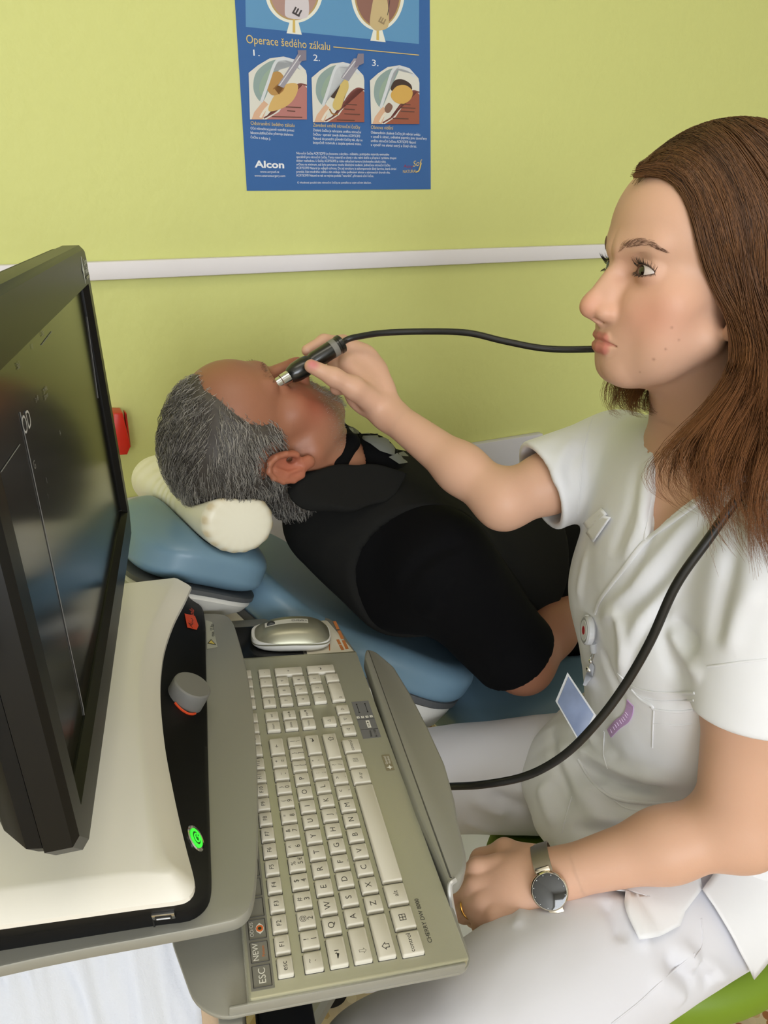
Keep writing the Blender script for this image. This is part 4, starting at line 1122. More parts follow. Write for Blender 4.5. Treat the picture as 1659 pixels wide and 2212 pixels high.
# ---- far (right) arm reaching to the patient and holding the probe
PB0, PB1 = P(739, 741, .985), P(604, 826, .962)           # probe: cable end, tip end
PAX = unit(PB1 - PB0)
arm_far = [cone(FS, FS * .4 + FE * .6, .044, .0365), cone(FS * .4 + FE * .6, FE, .0365, .0340), cone(FE, FE * .65 + FW * .35, .0340, .0305), cone(FE * .65 + FW * .35, FW, .0305, .0215)]
def far_arm_f(p):
    d = arm_far[0](p)
    for g in arm_far[1:]: d = smin(d, g(p), .02)
    return d
fh_palm = [econe(FW, P(795, 838, 1.015), .0215, .030, ray(800, 830), .62), econe(P(800, 845, 1.015), P(775, 788, 1.020), .031, .031, ray(780, 800), .55), cone(P(812, 800, 1.025), P(760, 765, 1.025), .013, .013)]
fh_thumb = chain([P(805, 868, 0.995), P(765, 838, 0.970), P(722, 815, 0.955), P(672, 791, 0.949)], [.017, .0145, .0115, .0088], .008)
fh_index = chain([P(785, 770, 1.020), P(742, 742, 1.020), P(700, 738, 1.015), P(664, 757, 1.000)], [.0125, .0108, .0095, .0080], .006)
fh_mid = chain([P(775, 785, 1.032), P(722, 765, 1.032), P(684, 775, 1.020), P(668, 794, 1.000)], [.0125, .0108, .0095, .0080], .006)
fh_ring = chain([P(770, 805, 1.030), P(726, 790, 1.028), P(708, 808, 1.005), P(722, 818, 0.988)], [.0120, .0105, .0092, .0080], .006)
fh_lit = chain([P(770, 825, 1.030), P(735, 822, 1.028), P(728, 838, 1.005), P(745, 842, 0.994)], [.0115, .0095, .0085, .0075], .006)
fh_web = cone(P(790, 838, 1.000), P(752, 790, 1.010), .016, .012)
def far_hand_f(p):
    d = fh_palm[0](p)
    for g in fh_palm[1:]: d = smin(d, g(p), .012)
    d = smin(d, fh_thumb(p), .010); d = smin(d, fh_web(p), .012)
    ff = fh_index(p)
    for g in (fh_mid, fh_ring, fh_lit): ff = smin(ff, g(p), .0022)
    return smin(d, ff, .007)
def woman_head_f(p):
    d = head_local(to_head(p)); return smin(d, skin_trunk(p), .018)
def woman_nearlimb_f(p): return smin(near_arm_f(p), near_hand_f(p), .012)
def woman_farlimb_f(p): return smin(far_arm_f(p), far_hand_f(p), .012)
inbox = lambda lo, hi: (lambda c: np.all((c >= lo) & (c <= hi), axis=1))
parts_ = []
zneck = 1.095
hlo, hhi = V3(.12, .60, 1.02), V3(.45, .86, 1.40)
parts_.append(surface(woman_head_f, hlo, hhi, .00125, keep=lambda c: c[:, 2] > zneck))
parts_.append(surface(woman_head_f, V3(.14, .50, .78), V3(.48, 1.02, 1.12), .003, keep=lambda c: c[:, 2] < zneck + .003))
bb = lambda pts, m: (np.min(pts, 0) - m, np.max(pts, 0) + m)
lo_, hi_ = bb([NS, NE, NW], .06)
pl_n = NW + ax_ * -.03
parts_.append(surface(woman_nearlimb_f, lo_, hi_, .0026, keep=lambda c: (c - pl_n) @ ax_ < .002))
lo_, hi_ = bb([NW, NH(.15, 0, 0)], .075)
parts_.append(surface(woman_nearlimb_f, lo_, hi_, .0014, keep=lambda c: (c - pl_n) @ ax_ > 0))
axf = unit(FW - FE); pl_f = FW - axf * .03
lo_, hi_ = bb([FS, FE, FW], .06)
parts_.append(surface(woman_farlimb_f, lo_, hi_, .0026, keep=lambda c: (c - pl_f) @ axf < .002))
lo_, hi_ = bb([FW, P(664, 757, 1.00), P(760, 740, 1.03)], .055)
parts_.append(surface(woman_farlimb_f, lo_, hi_, .0014, keep=lambda c: (c - pl_f) @ axf > 0))
wv, wf = joinvf(parts_)
# ---- skin colour (lips, blush, nail varnish, moles are the skin's own colours)
def rgb(*c): return np.array(lin(*c)[:3])
def blend(col, m, c): return col * (1 - m[:, None]) + np.asarray(c)[None] * m[:, None]
def skin_colors(v):
    col = np.tile(rgb(210, 167, 142), (len(v), 1))
    q = to_head(v); ft = {}; head_local(q, ft)
    a = q.copy(); a[:, 0] = np.abs(a[:, 0])
    g = lambda c, r: np.exp(-(((a - np.array(c)) / np.array(r)) ** 2).sum(1))
    front = q[:, 1] > .03
    col = blend(col, .40 * g((.045, .070, -.038), (.032, .035, .026)), rgb(204, 126, 102))
    col = blend(col, .45 * g((0, .116, -.040), (.016, .014, .014)), rgb(208, 130, 106))
    col = blend(col, .35 * g((.026, .085, -.010), (.018, .02, .008)), rgb(186, 134, 112))
    lm = np.clip(1 - (ft['lip'] - .0004) / .0012, 0, 1) * (a[:, 0] < .025) * (q[:, 1] > .08)
    col = blend(col, .72 * lm, rgb(188, 98, 92))
    up = (np.linalg.norm(a - EYE, axis=1) < .0150) & (ft['ap'] < .0011) & (q[:, 1] > .06)
    col = blend(col, .75 * up.astype(float), rgb(78, 50, 44))
    tn, tt = P(668, 789, .970), P(690, 797, .976)
    return col
wcol = skin_colors(wv)
dn = np.linalg.norm(wv - P(676, 785, .940), axis=1); wcol = blend(wcol, .75 * np.clip(1.4 - dn / .008, 0, 1), rgb(204, 110, 118))
M_skin = mat('skin_fair', (214, 168, 138), .48, bump=.10, scale=420, sss=.12, attr='Col', spec=.35, dist=.0008)
bv_w = bvh(wv, wf)
for (x, y, z, r) in ((.055, .055, -.046, .0008), (.060, .045, -.056, .0007), (.055, .055, -.066, .0008), (.048, .062, -.078, .0010), (.036, .068, -.096, .0007)):
    mc_ = np.array(bv_w.find_nearest(Vector(hw(x + .01, y + .006, z)))[0])
    wcol = blend(wcol, .5 * np.exp(-(np.linalg.norm(wv - mc_, axis=1) / (r * 1.3)) ** 2), rgb(104, 62, 44))
woman = fastmesh('person', wv, wf, wcol, M_skin)
tag(woman, 'woman in white scrubs with long brown hair holding the probe to the eye', 'person')
# ---- eyes, brows, lashes, ear stud
def eyeball(side):
    n, m_ = 48, 32; V_, F_, C_ = [], [], []
    c = hw(EYE[0] * side, EYE[1], EYE[2]); g = unit(HR @ np.array((.10 * -1 * (1 if side > 0 else -1) * 0 , 1, -.06)))
    gx, gy = frame_of(g)
    for j in range(m_ + 1):
        th = math.pi * .62 * (j / m_) ** 1.25
        for i in range(n):
            ph = 2 * math.pi * i / n; r = EYE_R * (1 + .05 * max(0, 1 - (th / .5) ** 2))
            V_.append(c + (g * math.cos(th) + (gx * math.cos(ph) + gy * math.sin(ph)) * math.sin(th)) * r)
            rr = th * EYE_R
            if rr < .0022: k = rgb(8, 6, 6)
            elif rr < .0056: k = rgb(30, 18, 12) * (1 - .3 * math.sin(ph * 9) ** 2)
            elif rr < .0062: k = rgb(40, 30, 26)
            else: k = rgb(214, 200, 192)
            C_.append(k)
    for j in range(m_):
        for i in range(n): F_.append((j * n + i, j * n + (i + 1) % n, (j + 1) * n + (i + 1) % n, (j + 1) * n + i))
    fastmesh('eye', np.array(V_), np.array(F_), np.array(C_), mat('eye_wet', (220, 210, 200), .06, attr='Col', spec=.6, coat=.5), woman)
eyeball(1); eyeball(-1)
rng = np.random.default_rng(5)
def near_surf(p):
    h = bv_w.find_nearest(Vector(p)); return np.array(h[0]), np.array(h[1])
M_brow = mat('brow_hair', (112, 80, 64), .6); M_lash = mat('lash_black', (14, 11, 10), .5)
def brow(side):
    L = []
    for k in range(200):
        t = rng.uniform(0, 1); w = rng.uniform(-1, 1)
        x = .0165 + .043 * t; z = .0130 + .0095 * math.sin(min(1, t / .68) * math.pi / 2) - .012 * max(0, t - .62) ** 1.2 * 2.2
        z += w * (.0046 * (1 - t) ** .6 + .0008)
        p, n = near_surf(hw(side * x, .11 - 13 * (x - .01) ** 2 * .9, z))
        d = unit(HR @ np.array((side * (.55 + .6 * t), -.35, .75 - 1.25 * t)) + n * .12); d = unit(d - n * np.dot(d, n) * .8)
        ln = rng.uniform(.005, .0085) * (1 - .3 * t)
        q = [p + n * .0001 + d * ln * s + n * (.0012 * s * (1 - s) * 2) for s in np.linspace(0, 1, 4)]
        L.append(q)
    strands('eyebrow', L, .00010, M_brow, woman)
brow(1); brow(-1)
def lashes(side):
    L = []
    AZ0, AZW = .14, 1.10
    for up, num in ((1, 52), (-1, 36)):
        for k in range(num):
            s = rng.uniform(-.8, .97); az = AZ0 + AZW * s; w = 1 - s * s
            el = (.41 * w ** .8 if up > 0 else -.28 * w) - .03 * s
            dirv = np.array((math.sin(az) * math.cos(el) * side, math.cos(az) * math.cos(el), math.sin(el)))
            b = np.array((EYE[0] * side, EYE[1], EYE[2])) + dirv * (EYE_R + .0013)
            ln = rng.uniform(.0065, .0098) if up > 0 else rng.uniform(.003, .0048)
            out = np.array((dirv[0], dirv[1], 0)); out /= np.linalg.norm(out)
            out[0] += side * (.25 * s + .1) + rng.normal(0, .08)
            pts = []
            for t in np.linspace(0, 1, 5):
                pts.append(hw(*(b + out * ln * (t - .15 * t * t) + np.array((0, 0, up)) * ln * (.10 * t + .55 * t * t if up > 0 else .35 * t + .2 * t * t))))
            L.append(pts)
    strands('eyelashes', L, .00016, M_lash, woman)
lashes(1); lashes(-1)
sp_, sn_ = near_surf(hw(.080, .010, -.0410))
stud = empty('ear_stud', sp_); tag(stud, 'small sparkling round stud in the ear lobe of the woman', 'earring')
lathe('setting', sp_ - sn_ * .0005, sn_, [(.0022, 0), (.0026, .0010), (.0024, .0020)], mat("chrome", (205,205,205), .12, metal=1.0), stud, 20)
lathe('stone', sp_ + sn_ * .0012, sn_, [(.0020, 0), (.0019, .0010), (.0010, .0018)], mat('crystal', (240, 240, 245), .03, metal=.6), stud, 8, 5)
# ---- white tunic and trousers
M_cloth = mat('white_cotton', (230, 231, 236), .75, bump=.05, scale=1500, sheen=.15, dist=.0006)
M_trouser = mat('white_trousers', (216, 216, 224), .75, bump=.05, scale=1400, sheen=.15, dist=.0006)
M_seam = mat('white_thread', (222, 222, 226), .8)
def tunic_solid(p):
    d = bell(0, .0, .37, (.160, .112, .20))(p)
    for s in (1, -1):
        d = smin(d, bell(.068 * s, .050, .330, (.060, .054, .062))(p), .05)
    d = smin(d, bell(0, .000, .20, (.150, .112, .18))(p), .05)
    d = smin(d, bell(0, .002, .04, (.190, .150, .12))(p), .05)
    d = smin(d, bell(-.01, .075, .055, (.150, .130, .075))(p), .05)
    d = smin(d, cone(B(.04, -.01, SH_H - .006), NS, .056, .056)(p), .04)
    d = smin(d, cone(B(-.04, -.01, SH_H - .006), FS, .056, .054)(p), .04)
    return d
NSL = NS + (NE - NS) * .50; FSL = FS + (FE - FS) * .66
def sleeves(p):
    a = smin(cone(NS, NSL, .060, .064)(p), cone(FS, FSL, .057, .060)(p), .01)
    return a
NCUT, FCUT = unit(NE - NS), unit(FE - FS)
def tunic_pre(p):
    sl = sleeves(p)
    # open sleeve ends: cut flat and hollow them out
    near = np.linalg.norm(p - NSL, axis=1) < np.linalg.norm(p - FSL, axis=1)
    end = np.where(near, (p - (NS + (NE - NS) * .52)) @ NCUT, (p - (FS + (FE - FS) * .68)) @ FCUT)
    sl = smax(sl, end, .004)
    inner = np.where(near, cone(NS + (NE - NS) * .30, NE, .0555, .0585)(p), cone(FS + (FE - FS) * .45, FE, .050, .054)(p))
    sl = smax(sl, -inner, .003)
    body = tunic_solid(p)
    hollow = np.where(near, smax(cone(NS + (NE - NS) * .45, NE, .055, .058)(p), -((p - (NS + (NE - NS) * .30)) @ NCUT), .004), .1)
    return smin(body, sl, .018)
tv0, tf0 = surface(tunic_solid, V3(.10, .48, .38), V3(.62, 1.06, 1.12), .008, newton=1)
bv_t0 = bvh(tv0, tf0)
def lu(x, y):
    h, _ = hit(bv_t0, x, y); q = (h - HC) @ BR; return q[0], q[2]
vfar, vtip, vnear = lu(1424, 958), lu(1396, 1160), lu(1560, 1040)
def vneck(p):
    """2-D wedge in the plane of the chest"""
    q = (p - HC) @ BR; l, f, u = q[:, 0], q[:, 1], q[:, 2]
    def edge(a, b, s):
        n = np.array((b[1] - a[1], -(b[0] - a[0]))); n = n / np.linalg.norm(n); return s * ((l - a[0]) * n[0] + (u - a[1]) * n[1])
    e1 = edge(vtip, vfar, 1); e2 = edge(vtip, vnear, 1)
    mid_ = np.array(((vfar[0] + vnear[0]) / 2, (vfar[1] + vnear[1]) / 2))
    def sg(a, b):
        n = np.array((b[1] - a[1], -(b[0] - a[0]))); return -1 if np.dot(mid_ - np.array(a), n) > 0 else 1
    e1 = edge(vtip, vfar, sg(vtip, vfar)); e2 = edge(vtip, vnear, sg(vtip, vnear))
    w = np.maximum(e1, e2)
    return np.maximum(w, .0 - f - .02)
neck_hole = cone(hw(0, -.010, -.055), B(0, -.012, SH_H + .035), .050, .044)
HEM = V3(0, 0, 0)
def tunic_f(p):
    d = tunic_pre(p)
    d = smax(d, -vneck(p), .003)
    d = smax(d, -neck_hole(p), .004)
    q = (p - HC) @ BR
    hem = -(q[:, 2] + .085 + .03 * np.clip(q[:, 0] / .15, -1, 1))
    d = smax(d, hem, .006)
    # free inside so that the chest skin shows in the neckline
    d = smax(d, -(skin_trunk(p) + .0035), .003)
    return d
tv, tf = surface(tunic_f, V3(.08, .46, .38), V3(.62, 1.08, 1.14), .0034)
bv_t = bvh(tv, tf); tn = vnormals(tv, tf)
tk = [0]
def fo(px, w, a):
    global tv
    tv = fold(tv, tn, bv_t, px, w, a)
# draped creases, as they run over the cloth
fo([(1430, 985), (1412, 1100), (1372, 1230), (1310, 1310)], .006, -.0035); fo([(1405, 990), (1385, 1120), (1345, 1220)], .007, .004)
fo([(1380, 990), (1360, 1100), (1320, 1210)], .007, -.003)
fo([(1530, 1090), (1450, 1170), (1370, 1260), (1300, 1330)], .008, .0045); fo([(1545, 1110), (1470, 1200), (1390, 1290), (1330, 1340)], .007, -.0045)
fo([(1560, 1130), (1480, 1230), (1400, 1320), (1350, 1400)], .008, .004); fo([(1470, 1290), (1400, 1350), (1360, 1440), (1345, 1490)], .007, -.004)
fo([(1295, 1340), (1330, 1330), (1345, 1400), (1340, 1470)], .008, .005); fo([(1300, 1400), (1320, 1460), (1350, 1510)], .009, -.006)
fo([(1445, 1330), (1480, 1365), (1510, 1400)], .010, -.007); fo([(1440, 1345), (1480, 1410), (1520, 1470)], .010, .006); fo([(1435, 1300), (1440, 1400), (1470, 1480)], .008, -.004)
fo([(1270, 1180), (1255, 1250), (1250, 1300)], .008, .003)
fo([(1260, 960), (1235, 1010), (1240, 1070)], .008, -.003); fo([(1240, 940), (1205, 1000), (1205, 1060)], .008, .003); fo([(1270, 920), (1268, 1010), (1262, 1090)], .005, -.003)
# gathered lap
fo([(1180, 1560), (1230, 1610), (1320, 1650), (1480, 1690)], .011, .012); fo([(1150, 1600), (1165, 1690), (1200, 1790)], .009, .006); fo([(1200, 1500), (1190, 1570), (1205, 1650), (1240, 1740)], .008, -.007); fo([(1270, 1560), (1290, 1610), (1340, 1640)], .008, .006); fo([(1260, 1760), (1330, 1770), (1420, 1760)], .009, .006); fo([(1230, 1790), (1300, 1795), (1370, 1780)], .008, -.006); fo([(1240, 1640), (1330, 1690), (1460, 1705)], .007, -.009)
fo([(1240, 1600), (1280, 1640), (1300, 1700)], .010, -.006); fo([(1175, 1520), (1200, 1600), (1235, 1690), (1300, 1760)], .012, .006); fo([(1160, 1580), (1190, 1680), (1230, 1760)], .010, -.005)
fo([(1250, 1690), (1330, 1720), (1440, 1730)], .007, .004); fo([(1380, 1500), (1450, 1520), (1500, 1520)], .006, -.003)
fo([(1560, 1050), (1590, 1150), (1560, 1260)], .009, -.004); fo([(1600, 1180), (1560, 1300), (1540, 1400)], .010, -.006); fo([(1640, 1250), (1590, 1330), (1570, 1420)], .010, .004)
fo([(1470, 1950), (1490, 2000), (1500, 2060)], .009, -.006); fo([(1560, 1900), (1590, 1980), (1610, 2060)], .010, .006); fo([(1440, 1960), (1400, 2000), (1380, 2030)], .008, .004)
# fine irregular rumples
def noise3(p, s, seed):
    r = np.random.default_rng(seed); o = np.zeros(len(p))
    for _ in range(7):
        k = r.normal(0, 1, 3); k = k / np.linalg.norm(k) * s * r.uniform(.6, 1.5); o += np.sin(p @ k + r.uniform(0, 6.28))
    return o / 7
low = np.clip(((tv - HC) @ BUP - .30) / -.15, 0, 1)
tv += tn * (noise3(tv, 75, 3) * .0034 * (.25 + low) + noise3(tv, 190, 4) * .0007 * (.4 + low))[:, None]
tunic = fastmesh('scrub_top', tv, tf, None, M_cloth, woman)
bv_t = bvh(tv, tf)
def seam(px, w=.0022, th=.0006, name='seam', m=None, n=10, off=.0001):
    p_, n_ = surf_line(bv_t, px, n, off)
    if len(p_) > 3: return ribbon(name, p_, n_, w, th, m or M_cloth, tunic)
seam([(1446, 925), (1434, 965), (1419, 1040), (1404, 1120), (1396, 1168)], .006, .0012, 'neck_band')
seam([(1600, 1000), (1530, 1068), (1460, 1120), (1396, 1168), (1350, 1225), (1300, 1290), (1285, 1325)], .005, .0014, 'neck_band')
seam([(1283, 890), (1262, 960), (1254, 1040), (1248, 1110)], .0025, .0006)
seam([(1335, 1455), (1360, 1478), (1400, 1493), (1460, 1497), (1500, 1497)], .0025, .0008); seam([(1345, 1480), (1400, 1512), (1460, 1514), (1498, 1513)], .0020, .0006)
seam([(1364, 1490), (1385, 1512), (1408, 1525), (1412, 1532), (1460, 1538), (1498, 1534)], .0035, .0010, 'pocket_edge'); seam([(1412, 1530), (1410, 1570), (1409, 1615)], .0018, .0006); seam([(1412, 1563), (1460, 1567), (1496, 1564)], .0018, .0005)
seam([(1305, 1580), (1303, 1630), (1312, 1660)], .0020, .0006); seam([(1248, 1640), (1280, 1690), (1330, 1725), (1400, 1735), (1462, 1733)], .0035, .0012, 'pocket_edge'); seam([(1300, 1700), (1350, 1745), (1430, 1752)], .0018, .0005)
seam([(1235, 1720), (1220, 1770), (1213, 1800)], .0020, .0006)
seam([(1528, 1440), (1560, 1436), (1600, 1430), (1658, 1424)], .0020, .0006)
def patch(name, px, m, bv, parent, off=.0015, K=4, wav=0.0, seed=0, solid=0.0, tdef=1.2):
    """piece of cloth or print that follows the surface under it"""
    c = np.mean(px, 0); px = np.array(px, float); V_, F_ = [], []
    dens = []
    for i in range(len(px)):
        a_, b_ = px[i], px[(i + 1) % len(px)]; n_ = max(1, int(np.linalg.norm(b_ - a_) / 14))
        for k in range(n_): dens.append(a_ + (b_ - a_) * k / n_)
    px = np.array(dens); N = len(px)
    for k in range(K + 1):
        for q in px:
            x, y = c + (q - c) * max(k / K, .02); h, nn = hit(bv, x, y)
            if h is None: hh = bv.find_nearest(Vector(P(x, y, tdef))); h, nn = np.array(hh[0]), np.array(hh[1])
            V_.append(h + nn * off)
    for k in range(K):
        for i in range(N): j = (i + 1) % N; F_.append((k * N + i, k * N + j, (k + 1) * N + j, (k + 1) * N + i))
    F_.append(tuple(range(N - 1, -1, -1)))
    V_ = np.array(V_)
    if wav: V_ += np.outer(noise3(V_, 70, seed) * wav, unit(CAM - V_.mean(0)))
    o = link(name, mesh(name, V_, F_, True, 0), m, parent)
    if solid: md = o.modifiers.new('thickness', 'SOLIDIFY'); md.thickness = solid; md.offset = 0
    return o
# pen loop tabs on the breast
for q in (((1266, 1131), (1305, 1098), (1316, 1112), (1276, 1145)), ((1272, 1152), (1302, 1112), (1324, 1118), (1287, 1171))):
    patch('pen_tab', q, M_cloth, bv_t, tunic, .0030, solid=.0018)
# lilac embroidered ribbon on the pocket
eb = surf_line(bv_t, [(1317, 1584), (1335, 1564), (1352, 1552), (1360, 1535), (1362, 1518)], 5, .0006)
ribbon('embroidery', eb[0], eb[1], .0105, .0006, mat('lilac_thread', (196, 160, 210), .7, bump=.3, scale=900), tunic)
et = surf_line(bv_t, [(1321, 1580), (1335, 1564), (1349, 1552), (1357, 1537)], 10, .0014)
for k in range(9):                                             # stitched letters, too small to read
    i = min(len(et[0]) - 2, int((k + .5) / 9 * (len(et[0]) - 1))); d_ = unit(et[0][i + 1] - et[0][i]); u_ = np.cross(unit(et[1][i]), d_)
    c_ = et[0][i]; tube('stitched_letter', [c_ - u_ * .0024 - d_ * .0005, c_ + u_ * .0022, c_ + u_ * .0004 + d_ * .0009][:2 + k % 2], .0004, mat('lilac_pale', (228, 208, 236), .8), tunic, 5)

# ---- trousers
NH0, NK = B(.095, .01, -.01), P(835, 2370, .655)
FH0, FK = B(-.10, .01, -.012), V3(-.06, .845, .50)
def trouser_f(p):
    d = bell(0, -.01, .02, (.185, .135, .10))(p)
    d = smin(d, cone(NH0, NK, .098, .070)(p), .05)
    d = smin(d, cone(FH0, FK, .094, .068)(p), .05)
    d = smin(d, cone(NK, NK + V3(.02, .02, -.42), .068, .05)(p), .03)
    d = smin(d, cone(FK, FK + V3(.03, .02, -.42), .066, .05)(p), .03)
    return d
pv, pf = surface(trouser_f, V3(-.20, .22, .02), V3(.66, 1.06, .70), .0045)
bv_p = bvh(pv, pf); pn = vnormals(pv, pf)
def fp(px, w, a):
    global pv
    pv = fold(pv, pn, bv_p, px, w, a)
fp([(1010, 1720), (1100, 1760), (1180, 1830)], .010, .006); fp([(1060, 1710), (1140, 1750), (1210, 1820)], .008, -.006); fp([(1000, 1770), (1080, 1800), (1150, 1840)], .008, .004); fp([(1100, 1690), (1160, 1730), (1215, 1780)], .008, .005)
fp([(1300, 1940), (1330, 1990), (1345, 2040)], .008, -.005); fp([(1320, 1930), (1370, 1990), (1400, 2060)], .009, .006); fp([(1120, 1950), (1125, 1975), (1110, 2010)], .006, .004)
fp([(1500, 2080), (1540, 2120), (1600, 2130)], .010, -.008); fp([(1460, 2040), (1520, 2090), (1580, 2110)], .010, .007); fp([(1430, 2060), (1500, 2130), (1580, 2150)], .010, -.007); fp([(1400, 2100), (1480, 2160), (1560, 2180)], .012, .006)
pv += pn * (noise3(pv, 60, 8) * .0022 + noise3(pv, 150, 9) * .0006)[:, None]
trousers = fastmesh('trousers', pv, pf, None, M_trouser, woman)
bv_p = bvh(pv, pf)
for sp in ([(1500, 2060), (1440, 2110), (1380, 2165), (1320, 2212)], [(1515, 1985), (1518, 2040), (1500, 2070)]):
    q_ = surf_line(bv_p, sp, 10, .0001)
    if len(q_[0]) > 3: ribbon('seam', q_[0], q_[1], .0018, .0006, M_trouser, trousers)

# hem flaps of the tunic with the side slit, lying over the hip
patch('tunic_flap', [(1240, 1880), (1300, 1930), (1345, 1938), (1358, 1985), (1378, 2030), (1420, 2022), (1458, 2002), (1470, 1972), (1508, 1924), (1500, 1870), (1400, 1840)], M_cloth, bv_p, tunic, .0075, 8, .004, 91, .0016, .75)
patch('tunic_flap', [(1506, 1926), (1530, 1960), (1562, 2012), (1590, 2060), (1614, 2097), (1636, 2072), (1662, 2040), (1700, 1960), (1690, 1850), (1560, 1860)], M_cloth, bv_p, tunic, .0095, 8, .005, 93, .0016, .72)

# ---- green stool under her
st = empty('stool', V3(*B(0, .06, 0)[:2], 0))
tag(st, 'round stool with lime green padded seat under the woman', 'stool')
M_sgreen = mat('stool_green', (112, 140, 26), .5)
sc_ = B(0, .03, 0); SZ = .440
def seat_f(p):
    q = p - V3(sc_[0], sc_[1], SZ - .035); l = q @ BL; f = q @ unit(V3(BF[0], BF[1], 0)); z = q[:, 2]
    r = np.sqrt((l / .200) ** 2 + (f / .235) ** 2); d2 = (r - 1) * .2
    w = np.stack((d2 + .03, np.abs(z) - .035 + .03), 1)
    d = np.linalg.norm(np.maximum(w, 0), axis=1) + np.minimum(w.max(1), 0) - .03
    return smax(d, -(np.minimum(trouser_f(p), tunic_f(p)) - .004), .01)
sv, sf = surface(seat_f, V3(sc_[0] - .3, sc_[1] - .3, .34), V3(sc_[0] + .3, sc_[1] + .3, .5), .008)
fastmesh('seat', sv, sf, None, M_sgreen, st)
lathe('column', V3(sc_[0], sc_[1], .06), up3, [(.030, 0), (.030, .15), (.022, .16), (.022, .33)], mat('chrome', (205, 205, 205), .12, metal=1.0), st, 24)
for k in range(5):
    a = k * 2 * math.pi / 5 + .3; d_ = V3(math.cos(a), math.sin(a), 0); c0 = V3(sc_[0], sc_[1], .07)
    lg = tube('leg', [c0, c0 + d_ * .14 + V3(0, 0, -.002), c0 + d_ * .26 + V3(0, 0, -.012)], [.016, .014, .011], mat('black_plastic', (17, 17, 18), .45), st, 8)
    lathe('castor', c0 + d_ * .26 + V3(-d_[1], d_[0], 0) * -.012 + V3(0, 0, -.045), V3(-d_[1], d_[0], 0), [(.024, 0), (.025, .003), (.025, .021), (.024, .024)], mat('black_plastic', (17, 17, 18), .45), lg, 20)
# ---- long brown hair
M_hair = mat('brown_hair', (84, 54, 36), .42, attr='Col', spec=.3)
_nt = M_hair.node_tree; _b = _nt.nodes['Principled BSDF']
_tc = _nt.nodes.new('ShaderNodeTexCoord'); _mp = _nt.nodes.new('ShaderNodeMapping'); _mp.inputs['Scale'].default_value = (520, 520, 30)
_nz = _nt.nodes.new('ShaderNodeTexNoise'); _nz.inputs['Scale'].default_value = 1.0
_nt.links.new(_tc.outputs['Object'], _mp.inputs['Vector']); _nt.links.new(_mp.outputs['Vector'], _nz.inputs['Vector'])
_bp = _nt.nodes.new('ShaderNodeBump'); _bp.inputs['Strength'].default_value = .5; _bp.inputs['Distance'].default_value = .002
_nt.links.new(_nz.outputs['Fac'], _bp.inputs['Height']); _nt.links.new(_bp.outputs['Normal'], _b.inputs['Normal'])
def cap_f(p):
    q = to_head(p); a = q.copy(); a[:, 0] = np.abs(a[:, 0])
    d = ell((0, -.006, .046), (.0785, .096, .087))(a)
    d = smin(d, ell((0, -.045, -.03), (.070, .055, .075))(a), .03)
    cut = (q[:, 1] - (.0205 + .70 * q[:, 2])) * .8
    d = smax(d, cut, .012)
    d = smax(d, -(ell((0, .036, -.060), (.074, .055, .075))(a)), .008)
    return d
def fall_f(p):
    a = chain([P(1640, 640, .70), P(1650, 800, .685), P(1620, 930, .665), P(1590, 1010, .650)], [.026, .026, .020, .010], .02)(p)
    b = chain([hw(0, -.06, -.02), hw(.01, -.078, -.09), B(.02, -.10, SH_H - .05), B(.02, -.12, SH_H - .18)], [.06, .06, .06, .05], .03)(p)
    c = chain([hw(-.072, -.02, -.02), hw(-.075, -.012, -.09), hw(-.066, .004, -.135)], [.012, .009, .005], .010)(p)
    return np.minimum(np.minimum(a, b), c)
def hairvol(p): return smin(cap_f(p), fall_f(p), .02)
hv, hf = surface(hairvol, V3(.10, .52, .80), V3(.56, .96, 1.42), .0040)
hn = vnormals(hv, hf)
hq = to_head(hv)
base_c = rgb(58, 38, 26); lite_c = rgb(120, 82, 52)
hcol = np.tile(base_c, (len(hv), 1))
hair = fastmesh('hair', hv, hf, hcol, M_hair, woman)
bv_h = bvh(*joinvf([(hv, hf), parts_[0]]))
def guide(px, tail=None, lift=.0085, tdef=.70):
    """px list over the head volume (height found on it); tail: explicit (px,py,t) points"""
    pts = []
    for x, y in px:
        h, n = hit(bv_h, x, y)
        if h is None:
            hh = bv_h.find_nearest(Vector(P(x, y, tdef))); h, n = np.array(hh[0]), np.array(hh[1])
        pts.append(h + n * lift)
    for q in (tail or []): pts.append(P(*q))
    p = np.array(pts); p = catmull(p, 8)
    d = np.r_[0, np.cumsum(np.linalg.norm(np.diff(p, axis=0), axis=1))]
    s = np.linspace(0, d[-1], 22); g = np.stack([np.interp(s, d, p[:, k]) for k in range(3)], 1)
    for _ in range(3): g[1:-1] = g[1:-1] * .5 + (g[:-2] + g[2:]) * .25
    return g
